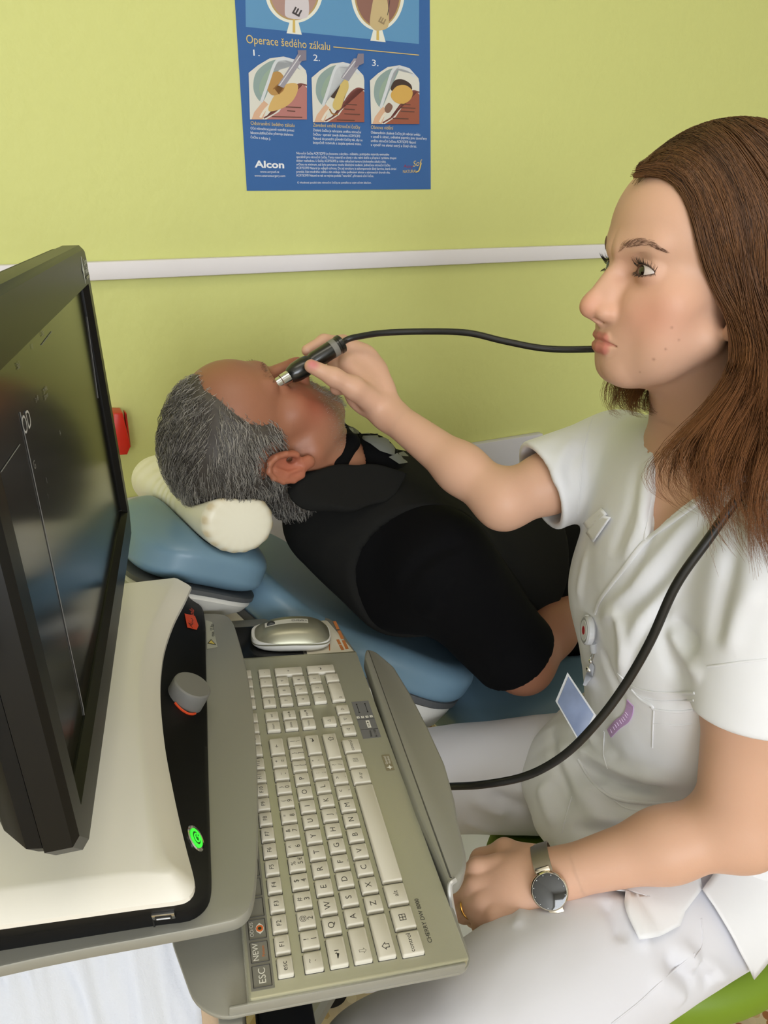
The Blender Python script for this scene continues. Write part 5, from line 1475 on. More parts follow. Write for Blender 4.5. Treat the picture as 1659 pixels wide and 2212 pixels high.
NG = [guide([(1380, 396), (1410, 378), (1452, 384), (1488, 440), (1500, 520), (1514, 600), (1556, 655)], [(1606, 708, .640), (1612, 790, .632), (1568, 865, .628), (1490, 940, .632), (1450, 1000, .640), (1470, 1040, .640), (1530, 1060, .632)]),
      guide([(1388, 378), (1432, 354), (1490, 368), (1530, 440), (1545, 540), (1570, 630)], [(1624, 715, .632), (1632, 810, .626), (1590, 900, .620), (1530, 990, .618), (1505, 1050, .622), (1540, 1110, .618), (1600, 1120, .61)]),
      guide([(1396, 354), (1452, 324), (1530, 340), (1580, 430), (1605, 560)], [(1632, 690, .640), (1650, 800, .622), (1640, 920, .608), (1600, 1010, .604), (1570, 1060, .606), (1610, 1140, .60), (1660, 1210, .60)]),
      guide([(1400, 328), (1470, 290), (1560, 300), (1630, 400)], [(1662, 560, .655), (1690, 720, .640), (1700, 860, .618), (1690, 1000, .602), (1655, 1090, .600), (1640, 1160, .598), (1690, 1240, .598)]),
      guide([(1412, 312), (1490, 264), (1570, 252), (1680, 300)], [(1740, 460, .68), (1770, 680, .66), (1770, 880, .63), (1750, 1040, .61), (1710, 1150, .60), (1730, 1260, .60)])]
FG = [guide([(1385, 386), (1398, 362), (1425, 335)], [(1480, 290, .80), (1480, 420, .835), (1430, 640, .835), (1352, 800, .80), (1318, 850, .785), (1312, 900, .78), (1335, 930, .775), (1385, 905, .77)]),
      guide([(1392, 368), (1415, 330), (1455, 295)], [(1530, 280, .80), (1520, 420, .845), (1470, 640, .84), (1388, 800, .80), (1350, 850, .785), (1338, 895, .775), (1352, 922, .77), (1395, 880, .765)]),
      guide([(1400, 330), (1450, 285), (1520, 262)], [(1600, 290, .80), (1590, 450, .85), (1530, 680, .84), (1420, 830, .80), (1385, 870, .785), (1365, 905, .775), (1380, 925, .765), (1420, 900, .76)])]
NF = 22
def interp_g(G, s):
    i = min(int(s), len(G) - 2); t = s - i; return G[i] * (1 - t) + G[i + 1] * t
rg = np.random.default_rng(11)
def make_strands(G, num, depth, spread, clumps, emin=.70):
    cl = rg.uniform(0, len(G) - 1.001, clumps); ph = rg.uniform(0, 6.28, clumps); am = rg.uniform(.4, 1.4, clumps); ctint = rg.uniform(.0, 1, clumps)
    cdep = rg.uniform(0, 1, clumps)
    cof = rg.normal(0, .0075, (clumps, 2)); cfr = rg.uniform(9, 17, clumps)
    out, col = [], []
    s = np.linspace(0, 1, NF)
    for k in range(num):
        j = rg.integers(clumps)
        sc = np.clip(cl[j] + rg.normal(0, .10), 0, len(G) - 1.001)
        g = interp_g(G, sc).copy()
        dep = cdep[j] * depth * .6 + rg.uniform(0, depth) * .5
        tow = unit(CAM - g.mean(0))
        g -= (HR @ np.array((1.0, 0, 0)) if True else tow) * 0
        # push into the volume towards the head axis
        axis = HT - HR[:, 2] * .0; inw = axis - g; inw[:, 2] *= .3; inw /= np.linalg.norm(inw, axis=1)[:, None]
        w = np.clip(s / .15, 0, 1) * np.clip(1.25 - s, .3, 1)
        g += inw * (dep * w)[:, None]
        x1, y1 = frame_of(unit(g[-1] - g[0]))
        wave = .0060 * am[j] * np.sin(s * cfr[j] + ph[j]) * np.clip((s - .45) / .4, 0, 1)
        jit = rg.normal(0, spread, 2) * .55
        lowp = np.clip((s - .35) / .5, 0, 1)
        g += np.outer(wave + jit[0] * (.4 + lowp) + cof[j, 0] * lowp ** 1.5 * 1.5, x1) + np.outer(jit[1] * (.4 + lowp) + wave * .6 + cof[j, 1] * lowp ** 1.5 * 1.5, y1)
        end = rg.uniform(emin, 1.0)
        st = rg.uniform(0, .07) ** 1.0; g = np.stack([np.interp(st + s * (end - st), s, g[:, q]) for q in range(3)], 1)
        out.append(g)
        t = np.clip(.10 + .75 * ctint[j] + rg.normal(0, .15), 0, 1)
        col.append(base_c * (1 - t) + lite_c * t)
    return np.array(out), np.array(col)
def lift_out(L):
    q = L.reshape(-1, 3); lf = np.repeat(rg.uniform(.0008, .0055, len(L)), L.shape[1])
    for _ in range(2):
        d = np.concatenate([hairvol(c) for c in np.array_split(q, 4)]); e = .001
        m = d < lf
        g = np.stack([hairvol(q[m] + np.eye(3)[k] * e) - hairvol(q[m] - np.eye(3)[k] * e) for k in range(3)], 1); g /= np.linalg.norm(g, axis=1)[:, None] + 1e-9
        q[m] += g * (lf - d)[m][:, None]
    return q.reshape(L.shape)
s1, c1 = make_strands(NG, 5200, .0060, .0034, 120)
s2, c2 = make_strands(FG, 1300, .010, .0034, 30, .86)
s1 = lift_out(s1); s2 = lift_out(s2)
# colour warms towards the ends
def strand_cols(c, n=NF, sides=3):
    w = np.clip((np.linspace(0, 1, n) - .45) / .5, 0, 1)
    a = c[:, None, :] * (1 - .65 * w[None, :, None]) + (rgb(150, 96, 54) * .95)[None, None] * (.65 * w[None, :, None])
    return np.repeat(a.reshape(-1, 3), sides, 0)
def strands2(name, L, rad, m, parent, c):
    o = strands(name, L, rad, m, parent, np.zeros((len(L), 3)))
    cc = np.ones((len(o.data.vertices), 4), np.float32); cc[:, :3] = strand_cols(c); o.data.color_attributes['Col'].data.foreach_set('color', cc.ravel())
    return o
strands2('hair_strands', s1, .00033, M_hair, hair, c1)
strands2('hair_strands', s2, .00033, M_hair, hair, c2)
# fine short hairs along the hairline
L = []
for k in range(260):
    t = rg.uniform(0, 1); x0, y0 = np.array((1366, 400)) * (1 - t) + np.array((1478, 400)) * t + np.array((0, -34 * math.sin(t * 3.1))) + rg.normal(0, 5, 2)
    h0, n0 = hit(bv_w, x0, y0)
    if h0 is None: continue
    d0 = unit(HR @ np.array((.25, -.75, .55)) + n0 * rg.uniform(.15, .5) + rg.normal(0, .18, 3)); ln_ = rg.uniform(.012, .032)
    L.append([h0 + d0 * ln_ * s - n0 * ln_ * .35 * s * s for s in np.linspace(0, 1, NF)])
strands2('hairline_hairs', np.array(L), .00016, M_hair, hair, np.tile(base_c * 1.3, (len(L), 1)))
# loose fly-away hairs at the hairline and over the tunic
L = []
for k in range(110):
    g = interp_g(NG, rg.uniform(0, 3.9)).copy(); s = np.linspace(0, 1, NF); x1, y1 = frame_of(unit(g[-1] - g[0]))
    a = rg.uniform(-1, 1, 2) * .016
    g += np.outer(a[0] * s ** 1.5 + .004 * np.sin(s * 9 + k), x1) + np.outer(a[1] * s ** 1.5, y1)
    L.append(g)
strands2('loose_hairs', np.array(L), .00016, M_hair, hair, np.tile(lite_c, (len(L), 1)))
# ================================================================== the patient lying on the chair
GR = np.array([[-0.6065, 0.3764, -0.7004], [0.7937, 0.3382, -0.5056], [-0.0466, 0.8625, 0.5039]])   # columns: his left, forward (face), up (crown)
_a = math.radians(8.5); _f, _u = GR[:, 1].copy(), GR[:, 2].copy()
GR[:, 1] = _f * math.cos(_a) + _u * math.sin(_a); GR[:, 2] = _u * math.cos(_a) - _f * math.sin(_a)
GT = np.array((-0.1734, 0.9069, 1.0100)); GS = 1.03; GT = CAM + (GT - CAM) * 1.06 + V3(.002, -.002, .006)
def gw(*q): return GT + GR @ (np.array(q, float) * GS)
def to_man(p): return ((p - GT) @ GR) / GS
def man_head_local(q):
    a = q.copy(); a[:, 0] = np.abs(a[:, 0])
    d = ell((0, .000, .034), (.0740, .094, .079))(a)
    d = smin(d, ell((0, .050, .040), (.058, .048, .056))(a), .02)
    d = smin(d, ell((0, .036, -.042), (.058, .053, .070))(a), .02)
    d = smin(d, ell((.044, .056, -.024), (.023, .024, .020))(a), .025)
    d = smin(d, ell((.040, .046, -.066), (.026, .030, .034))(a), .022)
    d = smin(d, ell((.020, .076, -.036), (.018, .017, .022))(a), .016)
    d = smin(d, ell((0, .074, -.068), (.030, .025, .030))(a), .016)
    d = smin(d, cone((.056, .012, -.060), (.018, .068, -.102), .018, .015)(a), .022)
    d = smin(d, ell((0, .074, -.101), (.020, .017, .016))(a), .016)
    d = smin(d, cone((0, .01, -.085), (0, .050, -.094), .036, .022)(a), .025)
    d = smin(d, cone((.004, .0950, .017), (.042, .0800, .020), .0105, .0090)(a), .014)
    d = smax(d, -ell((.0325, .1000, -.002), (.0190, .0160, .0110))(a), .012)
    nose = U_(.008, cone((0, .0900, .006), (0, .1110, -.030), .0088, .0105), sph((0, .1150, -.0400), .0118), ell((.0130, .1010, -.0435), (.0090, .0120, .0085)), cone((0, .113, -.045), (0, .098, -.0515), .006, .007))(a)
    d = smin(d, nose, .009)
    d = smin(d, U_(.003, cone((0, .0955, -.066), (.024, .0830, -.0715), .0042, .0015), cone((0, .0935, -.0755), (.023, .0825, -.0725), .0050, .0015))(a), .005)
    d = smax(d, -cone((0, .1000, -.0705), (.024, .0845, -.0718), .0008, .0006)(a), .0026)
    r = a - np.array((.0325, .0770, -.001)); d = smin(d, np.linalg.norm(r, axis=1) - .0135, .005)
    # the ear: bowl, helix rim, tragus, lobe
    er = ell((.0785, -.012, -.012), (.0085, .0190, .0300))(a)
    er = smax(er, -ell((.0860, -.010, -.012), (.0072, .0135, .0235))(a), .003)
    hel = []
    for k in range(9):
        t = math.radians(-60 + k * 32); hel.append((.0825 + .002 * math.sin(t), -.013 - .0185 * math.cos(t - .15) , -.012 + .0290 * math.sin(t)))
    er = smin(er, chain(hel, [.0032] * 9, .003)(a), .004)
    er = smin(er, chain([(.0815, -.018, .004), (.0815, -.020, -.014), (.081, -.012, -.030)], [.0028] * 3, .003)(a), .004)
    er = smin(er, ell((.0775, .004, -.017), (.006, .0055, .0075))(a), .005)
    er = smin(er, ell((.0780, -.001, -.042), (.0060, .0090, .0100))(a), .006)
    er = smax(er, -ell((.082, -.003, -.016), (.012, .0048, .0070))(a), .003)
    return smin(d, er, .005)
# ---- torso frame
MD = unit((.74, .42, -.50)); MRt = unit((.36, -.93, 0.0)); MRt = unit(MRt - MD * np.dot(MRt, MD)); MFr = np.cross(MD, MRt)
if MFr[2] < 0: MFr = -MFr
MNK = gw(0, -.024, -.120); MS = gw(0, -.045, -.165) + MD * .045
MBR = np.stack((MRt, MFr, MD), 1)
def MBp(r, f, d): return MS + MRt * r + MFr * f + MD * d
def mell(r, f, d, rad): return ell(MBp(r, f, d), rad, MBR)
MSN, MSF = MBp(.185, -.005, .035), MBp(-.185, .0, .035)
MEL = P(1128, 1430, 1.13); MWR = P(1262, 1262, 1.26)
def man_skin_f(p):
    d = man_head_local(to_man(p)) * GS
    d = smin(d, cone(gw(0, -.012, -.055), MNK, .062, .066)(p), .02)
    d = smin(d, cone(MNK, MBp(0, .0, .06), .066, .085)(p), .04)
    return d
def man_arm_f(p):
    d = cone(MSN, MEL, .055, .046)(p)
    d = smin(d, cone(MEL, MEL * .6 + MWR * .4, .047, .044)(p), .02)
    d = smin(d, cone(MEL * .6 + MWR * .4, MWR, .044, .030)(p), .02)
    fa_ = unit(MWR - MEL); d = smin(d, econe(MWR, MWR + fa_ * .07, .032, .036, MFr, .55)(p), .015)
    for k in range(4):
        s_ = np.cross(fa_, MFr) * (-.027 + .018 * k)
        d = smin(d, chain([MWR + fa_ * .06 + s_, MWR + fa_ * .10 + s_ * 1.1, MWR + fa_ * .135 + s_ * 1.1 - MFr * .012], [.0105, .0095, .0085], .006)(p), .006)
    return d
mparts = []
hc_ = GT
mparts.append(surface(man_skin_f, GT - .21, GT + V3(.23, .21, .21), .0018, keep=lambda c: (c - MNK) @ MD < .03))
lo_, hi_ = bb([MNK, MSN, MEL, MWR, MWR + unit(MWR - MEL) * .15], .06)
mparts.append(surface(lambda p: smin(man_arm_f(p), cone(MBp(0, -.03, .06), MSN, .03, .04)(p), .02), lo_, hi_, .0035))
mv, mf = joinvf(mparts)
mq = to_man(mv)
mcol = np.tile(rgb(154, 104, 79), (len(mv), 1))
ma = mq.copy(); ma[:, 0] = np.abs(ma[:, 0])
mg = lambda c, r: np.exp(-(((ma - np.array(c)) / np.array(r)) ** 2).sum(1))
mcol = blend(mcol, .55 * mg((.046, .070, -.040), (.030, .03, .026)), rgb(176, 84, 66))
mcol = blend(mcol, .5 * mg((0, .118, -.040), (.02, .02, .018)), rgb(180, 90, 74))
mcol = blend(mcol, .6 * mg((.080, -.010, -.016), (.012, .03, .04)), rgb(184, 100, 78))
beard = np.clip(1.6 * mg((.03, .062, -.092), (.046, .05, .034)), 0, 1)
mcol = blend(mcol, .28 * beard, rgb(150, 126, 108))
M_skin2 = mat('skin_ruddy', (186, 122, 92), .45, bump=.14, scale=380, sss=.10, attr='Col', spec=.4, dist=.0008)
man = fastmesh('person', mv, mf, mcol, M_skin2)
tag(man, 'grey-haired man in black clothes lying back on the blue chair', 'person')
bv_m = bvh(mv, mf)
# closed lids: lashes of the near eye and the brow
# ---- grey wavy hair grown from the scalp
def hair_field(q):
    """> 0 on the hairy scalp, in metres from the hairline"""
    a = np.abs(q[:, 0]); y, z = q[:, 1], q[:, 2]
    line = np.interp(z, [-.09, -.05, -.030, -.012, .000, .020, .040, .060, .080, .100, .13], [-.050, -.034, -.022, .004, .036, .040, .036, .040, .050, .060, .072])
    line = line + .018 * np.clip(1 - a / .03, 0, 1) * (z > .06)
    f = np.minimum(line - y, z + .092)
    ear = np.sqrt(((y + .010) / .028) ** 2 + ((z + .014) / .037) ** 2) - 1
    return np.where(a > .066, np.minimum(f, ear * .028), f)
hfld = hair_field(mq) + .004 * noise3(mq, 160, 77)
def hair_mask(q): return hair_field(q) > 0
rg2 = np.random.default_rng(21)
mn_ = vnormals(mv, mf)
cand = np.where(hfld > -.004)[0]; pw_ = np.clip((hfld[cand] + .004) / .014, .06, 1); pw_ /= pw_.sum()
roots = rg2.choice(cand, 8200, p=pw_)
rp, rn_, rq = mv[roots], mn_[roots], mq[roots]
ph_ = noise3(rq, 70, 31) * 5
dirl = np.stack((np.sign(rq[:, 0]) * .15 + .25 * noise3(rq, 60, 41), -.85 - .2 * (rq[:, 2] > .05) + .3 * noise3(rq, 55, 42), -.55 + .5 * noise3(rq, 60, 43) - .4 * (rq[:, 2] < .03)), 1)
dirl[rq[:, 2] > .085] *= np.array((1, 1.0, -.6))
dw = dirl @ GR.T; dw -= rn_ * (dw * rn_).sum(1)[:, None]; dw /= np.linalg.norm(dw, axis=1)[:, None] + 1e-9
sd = np.cross(rn_, dw)
N2 = 7; s_ = np.linspace(0, 1, N2)
ln = rg2.uniform(.018, .036, len(roots)) * np.clip(.45 + hfld[roots] / .03, .4, 1.0) * np.where(rq[:, 2] < -.02, .7, 1.0)
lift = rg2.uniform(.003, .015, len(roots)) * np.clip(.35 + hfld[roots] / .025, .3, 1.0)
amp = rg2.uniform(.0015, .0052, len(roots))
L = rp[:, None] + dw[:, None] * (ln[:, None] * s_)[:, :, None] + rn_[:, None] * (lift[:, None] * np.sin(s_ * 2.4) - (ln[:, None] ** 2 / .16) * s_ ** 2)[:, :, None] \
    + sd[:, None] * (amp[:, None] * np.sin(s_[None] * 7 + ph_[:, None]) * s_)[:, :, None]
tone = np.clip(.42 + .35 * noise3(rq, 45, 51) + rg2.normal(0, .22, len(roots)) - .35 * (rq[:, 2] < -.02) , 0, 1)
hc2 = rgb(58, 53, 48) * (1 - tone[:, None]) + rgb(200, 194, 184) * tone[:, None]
M_ghair = mat('grey_hair', (110, 106, 100), .5, attr='Col', spec=.5)
# scalp layer so the skin does not shine through
sc_v = mv[cand]
fm = hfld > .005
fk = mf[fm[mf].all(1)]; us_ = np.unique(fk); re_ = np.zeros(len(mv), int); re_[us_] = np.arange(len(us_))
capv = mv[us_] + mn_[us_] * (np.clip((hfld[us_] - .005) * .5, .0006, .0045) + .0012 * noise3(mq[us_], 140, 61))[:, None]
cap_o = fastmesh('hair', capv, re_[fk], np.tile(rgb(74, 68, 62), (len(us_), 1)) * (1 + .25 * noise3(mq[us_], 200, 62)[:, None]), M_ghair, man)
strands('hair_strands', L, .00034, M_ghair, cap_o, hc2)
# grey moustache / chin stubble and brows
bq = np.where((beard > .45) & (mq[:, 1] > .02))[0]
tq = np.where((np.abs(mq[:, 0]) < .030) & (mq[:, 1] > .078) & (mq[:, 2] < -.052) & (mq[:, 2] > -.118) & ~((mq[:, 2] < -.063) & (mq[:, 2] > -.080) & (np.abs(mq[:, 0]) < .022)))[0]
rr = np.concatenate((rg2.choice(bq, 900), rg2.choice(tq, 900)))
lens = np.concatenate((rg2.uniform(.0012, .0025, 900), rg2.uniform(.003, .008, 900)))
dwn = (np.array((0, .25, -1.0)) @ GR.T)
L2 = []
for i, k in enumerate(rr):
    d_ = unit(mn_[k] * .55 + dwn * .7 + rg2.normal(0, .25, 3)); L2.append([mv[k] + d_ * lens[i] * t for t in (0, .5, 1)])
strands('beard', L2, .00016, M_ghair, man, np.tile(rgb(176, 168, 158), (len(L2), 1)) * rg2.uniform(.6, 1.1, (len(L2), 1)))
L3 = []
for side in (1, -1):
    for k in range(60):
        t = rg2.uniform(0, 1); h_ = bv_m.find_nearest(Vector(gw(side * (.012 + .040 * t), .115 - .03 * t, .020 + .006 * math.sin(t * 3) + rg2.normal(0, .0022))))
        p_, n_ = np.array(h_[0]), np.array(h_[1]); d_ = unit((np.array((side * .9, .2, .2 - .6 * t)) @ GR.T) + n_ * .15); L3.append([p_ + d_ * .006 * s for s in (0, .5, 1)])
strands('eyebrow', L3, .00014, M_ghair, man, np.tile(rgb(120, 100, 84), (len(L3), 1)))

# ---- clothes
M_vest = mat('charcoal_vest', (27, 27, 26), .9, bump=.08, scale=900, spec=.1, dist=.0006)
M_tee = mat('black_cotton', (9, 9, 11), .9, bump=.06, scale=900, spec=.1, dist=.0006)
def torso_f(p):
    d = mell(0, -.015, .16, (.200, .125, .22))(p)
    d = smin(d, mell(0, .000, .38, (.195, .150, .22))(p), .06)
    d = smin(d, mell(0, -.03, .58, (.180, .120, .16))(p), .06)
    d = smin(d, cone(MBp(.05, -.01, .0), MSN, .070, .072)(p), .05)
    d = smin(d, cone(MBp(-.05, -.01, .0), MSF, .070, .072)(p), .05)
    d = smin(d, cone(MBp(.03, -.035, -.045), MBp(.13, -.05, .04), .075, .085)(p), .05)
    return d
HIPn, HIPf = MBp(.09, -.04, .60), MBp(-.09, -.04, .60)
legd = unit(V3(.86, .42, -.05))
def tee_f(p):
    d = torso_f(p)
    slv = cone(MSN, MSN + (MEL - MSN) * .93, .072, .068)(p)
    slv = smax(slv, (p - (MSN + (MEL - MSN) * .90)) @ unit(MEL - MSN), .004)
    far = cone(MSF, MBp(-.24, -.03, .26), .070, .062)(p)
    d = smin(smin(d, slv, .03), far, .03)
    d = smax(d, -cone(gw(0, .004, -.055), MBp(0, .030, -.01), .062, .050)(p), .006)
    d = smin(d, smax(sph(P(800, 1002, 1.10), .046)(p), -(man_skin_f(p) - .0), .004), .03)
    return smax(d, (p - MBp(0, 0, .58)) @ MD, .01)
t2v, t2f = surface(tee_f, MS + V3(-.40, -.42, -.62), MS + V3(.85, .60, .32), .0050)
t2n = vnormals(t2v, t2f); bv_2 = bvh(t2v, t2f)
def f2(px, w, a):
    global t2v
    t2v = fold(t2v, t2n, bv_2, px, w, a)
f2([(1010, 1170), (930, 1200), (860, 1280)], .010, -.006); f2([(1000, 1230), (950, 1280), (920, 1340)], .012, .005); f2([(1120, 1180), (1160, 1260), (1170, 1330)], .012, -.007)
t2v += t2n * (noise3(t2v, 45, 71) * .0035)[:, None]
tee = fastmesh('t_shirt', t2v, t2f, None, M_tee, man); bv_2 = bvh(t2v, t2f)
# open vest over the shoulders
def vest_f(p):
    d = torso_f(p) - .007
    q = (p - MS) @ MBR
    d = smax(d, (q[:, 2] - .30) * .9, .01)
    op = -(q[:, 0] - (-.01 + .14 * np.clip(q[:, 2], 0, 1)))                     # front opening, near half only
    d = smax(d, np.where(q[:, 1] > -.02, op, -.1), .006)
    d = smax(d, (q[:, 0] - .165 - .25 * np.clip(q[:, 2] - .02, -.1, .12)) * .9, .006)
    d = smax(d, -cone(gw(0, .004, -.055), MBp(0, .030, -.01), .061, .050)(p), .006)
    return smax(d, -(torso_f(p) + .004), .004)
vv_, vf_ = surface(vest_f, MS + V3(-.36, -.40, -.42), MS + V3(.60, .50, .30), .0045)
vn_ = vnormals(vv_, vf_); vv_ += vn_ * (noise3(vv_, 60, 72) * .0022)[:, None]
vest = fastmesh('vest', vv_, vf_, None, M_vest, man)
cpts = [P(548, 1098, 1.044), P(600, 1092, 1.012), P(665, 1076, .996), P(745, 1054, .996), P(820, 1034, 1.007), P(886, 1014, 1.030)]
cch = chain(cpts, [.030, .032, .031, .031, .028, .010], .02)
ctv = bvh(vv_, vf_)
def collar_f(p):
    n = unit(V3(.25, -.62, .75)); h = (p - P(745, 1052, 1.002)) @ n
    s_ = (p - cpts[0]) @ unit(cpts[-1] - cpts[0])
    return smax(cch(p), np.abs(h - .003 - .008 * np.sin(s_ * 22)) - .0065, .005)
cv_, cf_ = surface(collar_f, P(740, 1050, 1.0) - .20, P(740, 1050, 1.0) + .20, .0026)
fastmesh('collar', cv_, cf_, None, M_vest, vest)
bc_ = chain([gw(.062, .0, -.095), gw(.045, .034, -.126), gw(0, .044, -.136), gw(-.045, .034, -.126), gw(-.062, 0, -.102), gw(-.05, -.04, -.090)], [.012] * 6, .006)
cv2, cf2 = surface(bc_, gw(0, 0, -.11) - .12, gw(0, 0, -.11) + .12, .0025)
fastmesh('neck_ribbing', cv2, cf2, None, M_tee, tee)
# grey print on the shirt
M_gp = mat('grey_print', (112, 114, 108), .8)
for q in ([(735, 921), (770, 916), (815, 916), (845, 935), (800, 941), (760, 938)], [(770, 944), (830, 942), (870, 962), (850, 985), (820, 975), (800, 960)], [(838, 988), (872, 972), (890, 1000), (860, 1003)], [(985, 972), (1030, 985), (1065, 1000), (1040, 1008), (1000, 990)], [(1060, 1002), (1090, 1008), (1110, 1022), (1080, 1022)], [(1010, 1000), (1040, 1012), (1060, 1024), (1030, 1018)]):
    patch('shirt_print', q, M_gp, bv_2, tee, .002)
patch('shirt_print', [(1040, 992), (1052, 995), (1050, 1000), (1040, 998)], mat('red_print', (170, 40, 40), .8), bv_2, tee, .002)
# black trousers
def mtr_f(p):
    d = mell(0, -.03, .60, (.180, .120, .15))(p)
    for h, s in ((HIPn, 1), (HIPf, -1)):
        k = h + legd * .42 + V3(0, 0, .02); d = smin(d, cone(h, k, .095, .07)(p), .05); d = smin(d, cone(k, k + legd * .40 + V3(0, 0, -.10), .066, .045)(p), .03)
    return smax(d, -((p - MBp(0, 0, .55)) @ MD), .01)
ov, of_ = surface(mtr_f, MS + V3(.0, -.25, -.75), MS + V3(1.6, 1.0, -.05), .009)
fastmesh('trousers', ov, of_, None, M_tee, man)
for s_h in (HIPn, HIPf):
    f0 = s_h + legd * .80 + V3(0, 0, -.06)
    fv, ff = surface(U_(.03, ell(f0 + legd * .03, (.05, .05, .045)), cone(f0 + V3(0, 0, .0), f0 + legd * .05 + V3(0, 0, .15), .045, .035)), f0 - .2, f0 + .25, .01)
    fastmesh('shoe', fv, ff, None, mat('shoe_black', (20, 19, 18), .5), man)
# ================================================================== examination chair and bolster
M_vinyl = mat('blue_vinyl', (112, 142, 162), .34, spec=.4, bump=.04, scale=220, dist=.0008)
M_pipe = mat('grey_piping', (84, 86, 88), .5)
M_cshell = mat('chair_shell', (226, 224, 216), .4)
chair = empty('examination_chair', V3(.2, 1.1, 0))
tag(chair, 'blue padded reclining examination chair with white shell under the man', 'chair')
hx, hz = unit((.74, .48, -.46)), None
hyv = unit((-.55, .83, 0)); hyv = unit(hyv - hx * np.dot(hyv, hx)); hz = np.cross(hx, hyv)
if hz[2] < 0: hz = -hz
HB = np.stack((hx, hyv, hz), 1)
hcen = P(464, 1240, .965) + hyv * .100
def headrest_f(p):
    q = (p - hcen) @ HB
    bend = .010 * np.cos(q[:, 0] / .09 * 1.2)
    q2 = q.copy(); q2[:, 2] = q[:, 2] - bend + .22 * np.maximum(0, -q[:, 0] - .03) ** 1.3
    r = np.sqrt((np.abs(q2[:, 0]) / .098) ** 3 + (np.abs(q2[:, 1]) / .112) ** 3) ** (1 / 1.5)
    w = np.stack(((r ** .5 - 1) * .09 + .030, np.abs(q2[:, 2]) - .040 + .030), 1)
    return np.linalg.norm(np.maximum(w, 0), axis=1) + np.minimum(w.max(1), 0) - .030
PN = P(520, 1131, .950); PFa = P(350, 1036, 1.18)
pax = unit(PFa - PN); pz = unit(V3(.30, .26, .90)); pz = unit(pz - pax * np.dot(pz, pax)); px_ = np.cross(pax, pz)
PB_ = np.stack((pax, px_, pz), 1); PL = np.linalg.norm(PFa - PN)
def bolster_f(p):
    q = (p - PN) @ PB_; s = np.clip(q[:, 0] / PL, 0, 1)
    rx, rz = .051 + .002 * np.sin(s * 9), .042 - .006 * np.exp(-((s - .45) / .25) ** 2)
    r = np.sqrt((q[:, 1] / rx) ** 2 + (q[:, 2] / rz) ** 2)
    e = np.maximum(-q[:, 0], q[:, 0] - PL) - .004 * (1 - np.clip(r, 0, 1) ** 2)
    w = np.stack(((r - 1) * .040 + .010, e + .010), 1)
    d = np.linalg.norm(np.maximum(w, 0), axis=1) + np.minimum(w.max(1), 0) - .010
    d = smax(d, -(man_skin_f(p) - .0055), .012)
    return d
bov, bof = surface(bolster_f, np.minimum(PN, PFa) - .08, np.maximum(PN, PFa) + .08, .0026)
bon = vnormals(bov, bof); bq = (bov - PN) @ PB_
ang = np.arctan2(bq[:, 2], bq[:, 1])
endw = np.exp(-(bq[:, 0] / .006) ** 2)
bov += bon * (.0005 * np.sin(ang * 16) * np.exp(-((bq[:, 0] - .006) / .006) ** 2) + .0007 * np.sin(bq[:, 0] * 260 + 2.2 * np.sin(ang * 3) + 3 * np.sin(bq[:, 0] * 41)) * np.clip((bq[:, 0] - .06) / .05, 0, 1) * np.clip((PL - bq[:, 0]) / .05, 0, 1) * np.clip(np.cos(ang - 2.6), 0, 1))[:, None]
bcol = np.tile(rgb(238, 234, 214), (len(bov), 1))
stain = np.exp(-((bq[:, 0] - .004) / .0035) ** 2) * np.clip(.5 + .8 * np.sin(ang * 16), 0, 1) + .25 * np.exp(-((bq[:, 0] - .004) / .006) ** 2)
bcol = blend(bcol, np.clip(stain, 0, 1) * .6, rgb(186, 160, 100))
bol = fastmesh('bolster_pillow', bov, bof, bcol, mat('cream_vinyl', (238, 234, 214), .38, attr='Col', spec=.4))
tag(bol, 'cream vinyl bolster pillow with gathered round end under the head of the man', 'pillow')
def hr_f(p): return smax(headrest_f(p), -(bolster_f(p) - .001), .006)
v_, f_ = surface(hr_f, hcen - .19, hcen + .19, .0035)
hrc = fastmesh('headrest_cushion', v_, f_, None, M_vinyl, chair)
# rim band and white tray below the cushion
def offset_ring(sc, dz, n=64):
    o = []
    for i in range(n):
        a = 2 * math.pi * i / n; c, s = math.cos(a), math.sin(a)
        x = math.copysign(abs(c) ** .66, c) * .096 * sc; y = math.copysign(abs(s) ** .66, s) * .110 * sc
        b = .010 * math.cos(x / .09 * 1.2) - .22 * max(0, -x - .03) ** 1.3
        o.append(hcen + hx * x + hyv * y + hz * (dz + b))
    return o
loft('headrest_piping', [offset_ring(.94, -.032), offset_ring(1.0, -.033), offset_ring(1.0, -.039), offset_ring(.94, -.040)], M_pipe, chair)
loft('headrest_shell', [offset_ring(.97, -.0405), offset_ring(.98, -.046), offset_ring(.92, -.058), offset_ring(.70, -.080), offset_ring(.45, -.092)], M_cshell, chair)
lathe('headrest_knob', P(290, 1205, 1.0), V3(-1, .1, 0), [(.008, 0), (.010, .006), (.008, .012)], mat('knob_cream', (222, 206, 150), .4), chair, 20)
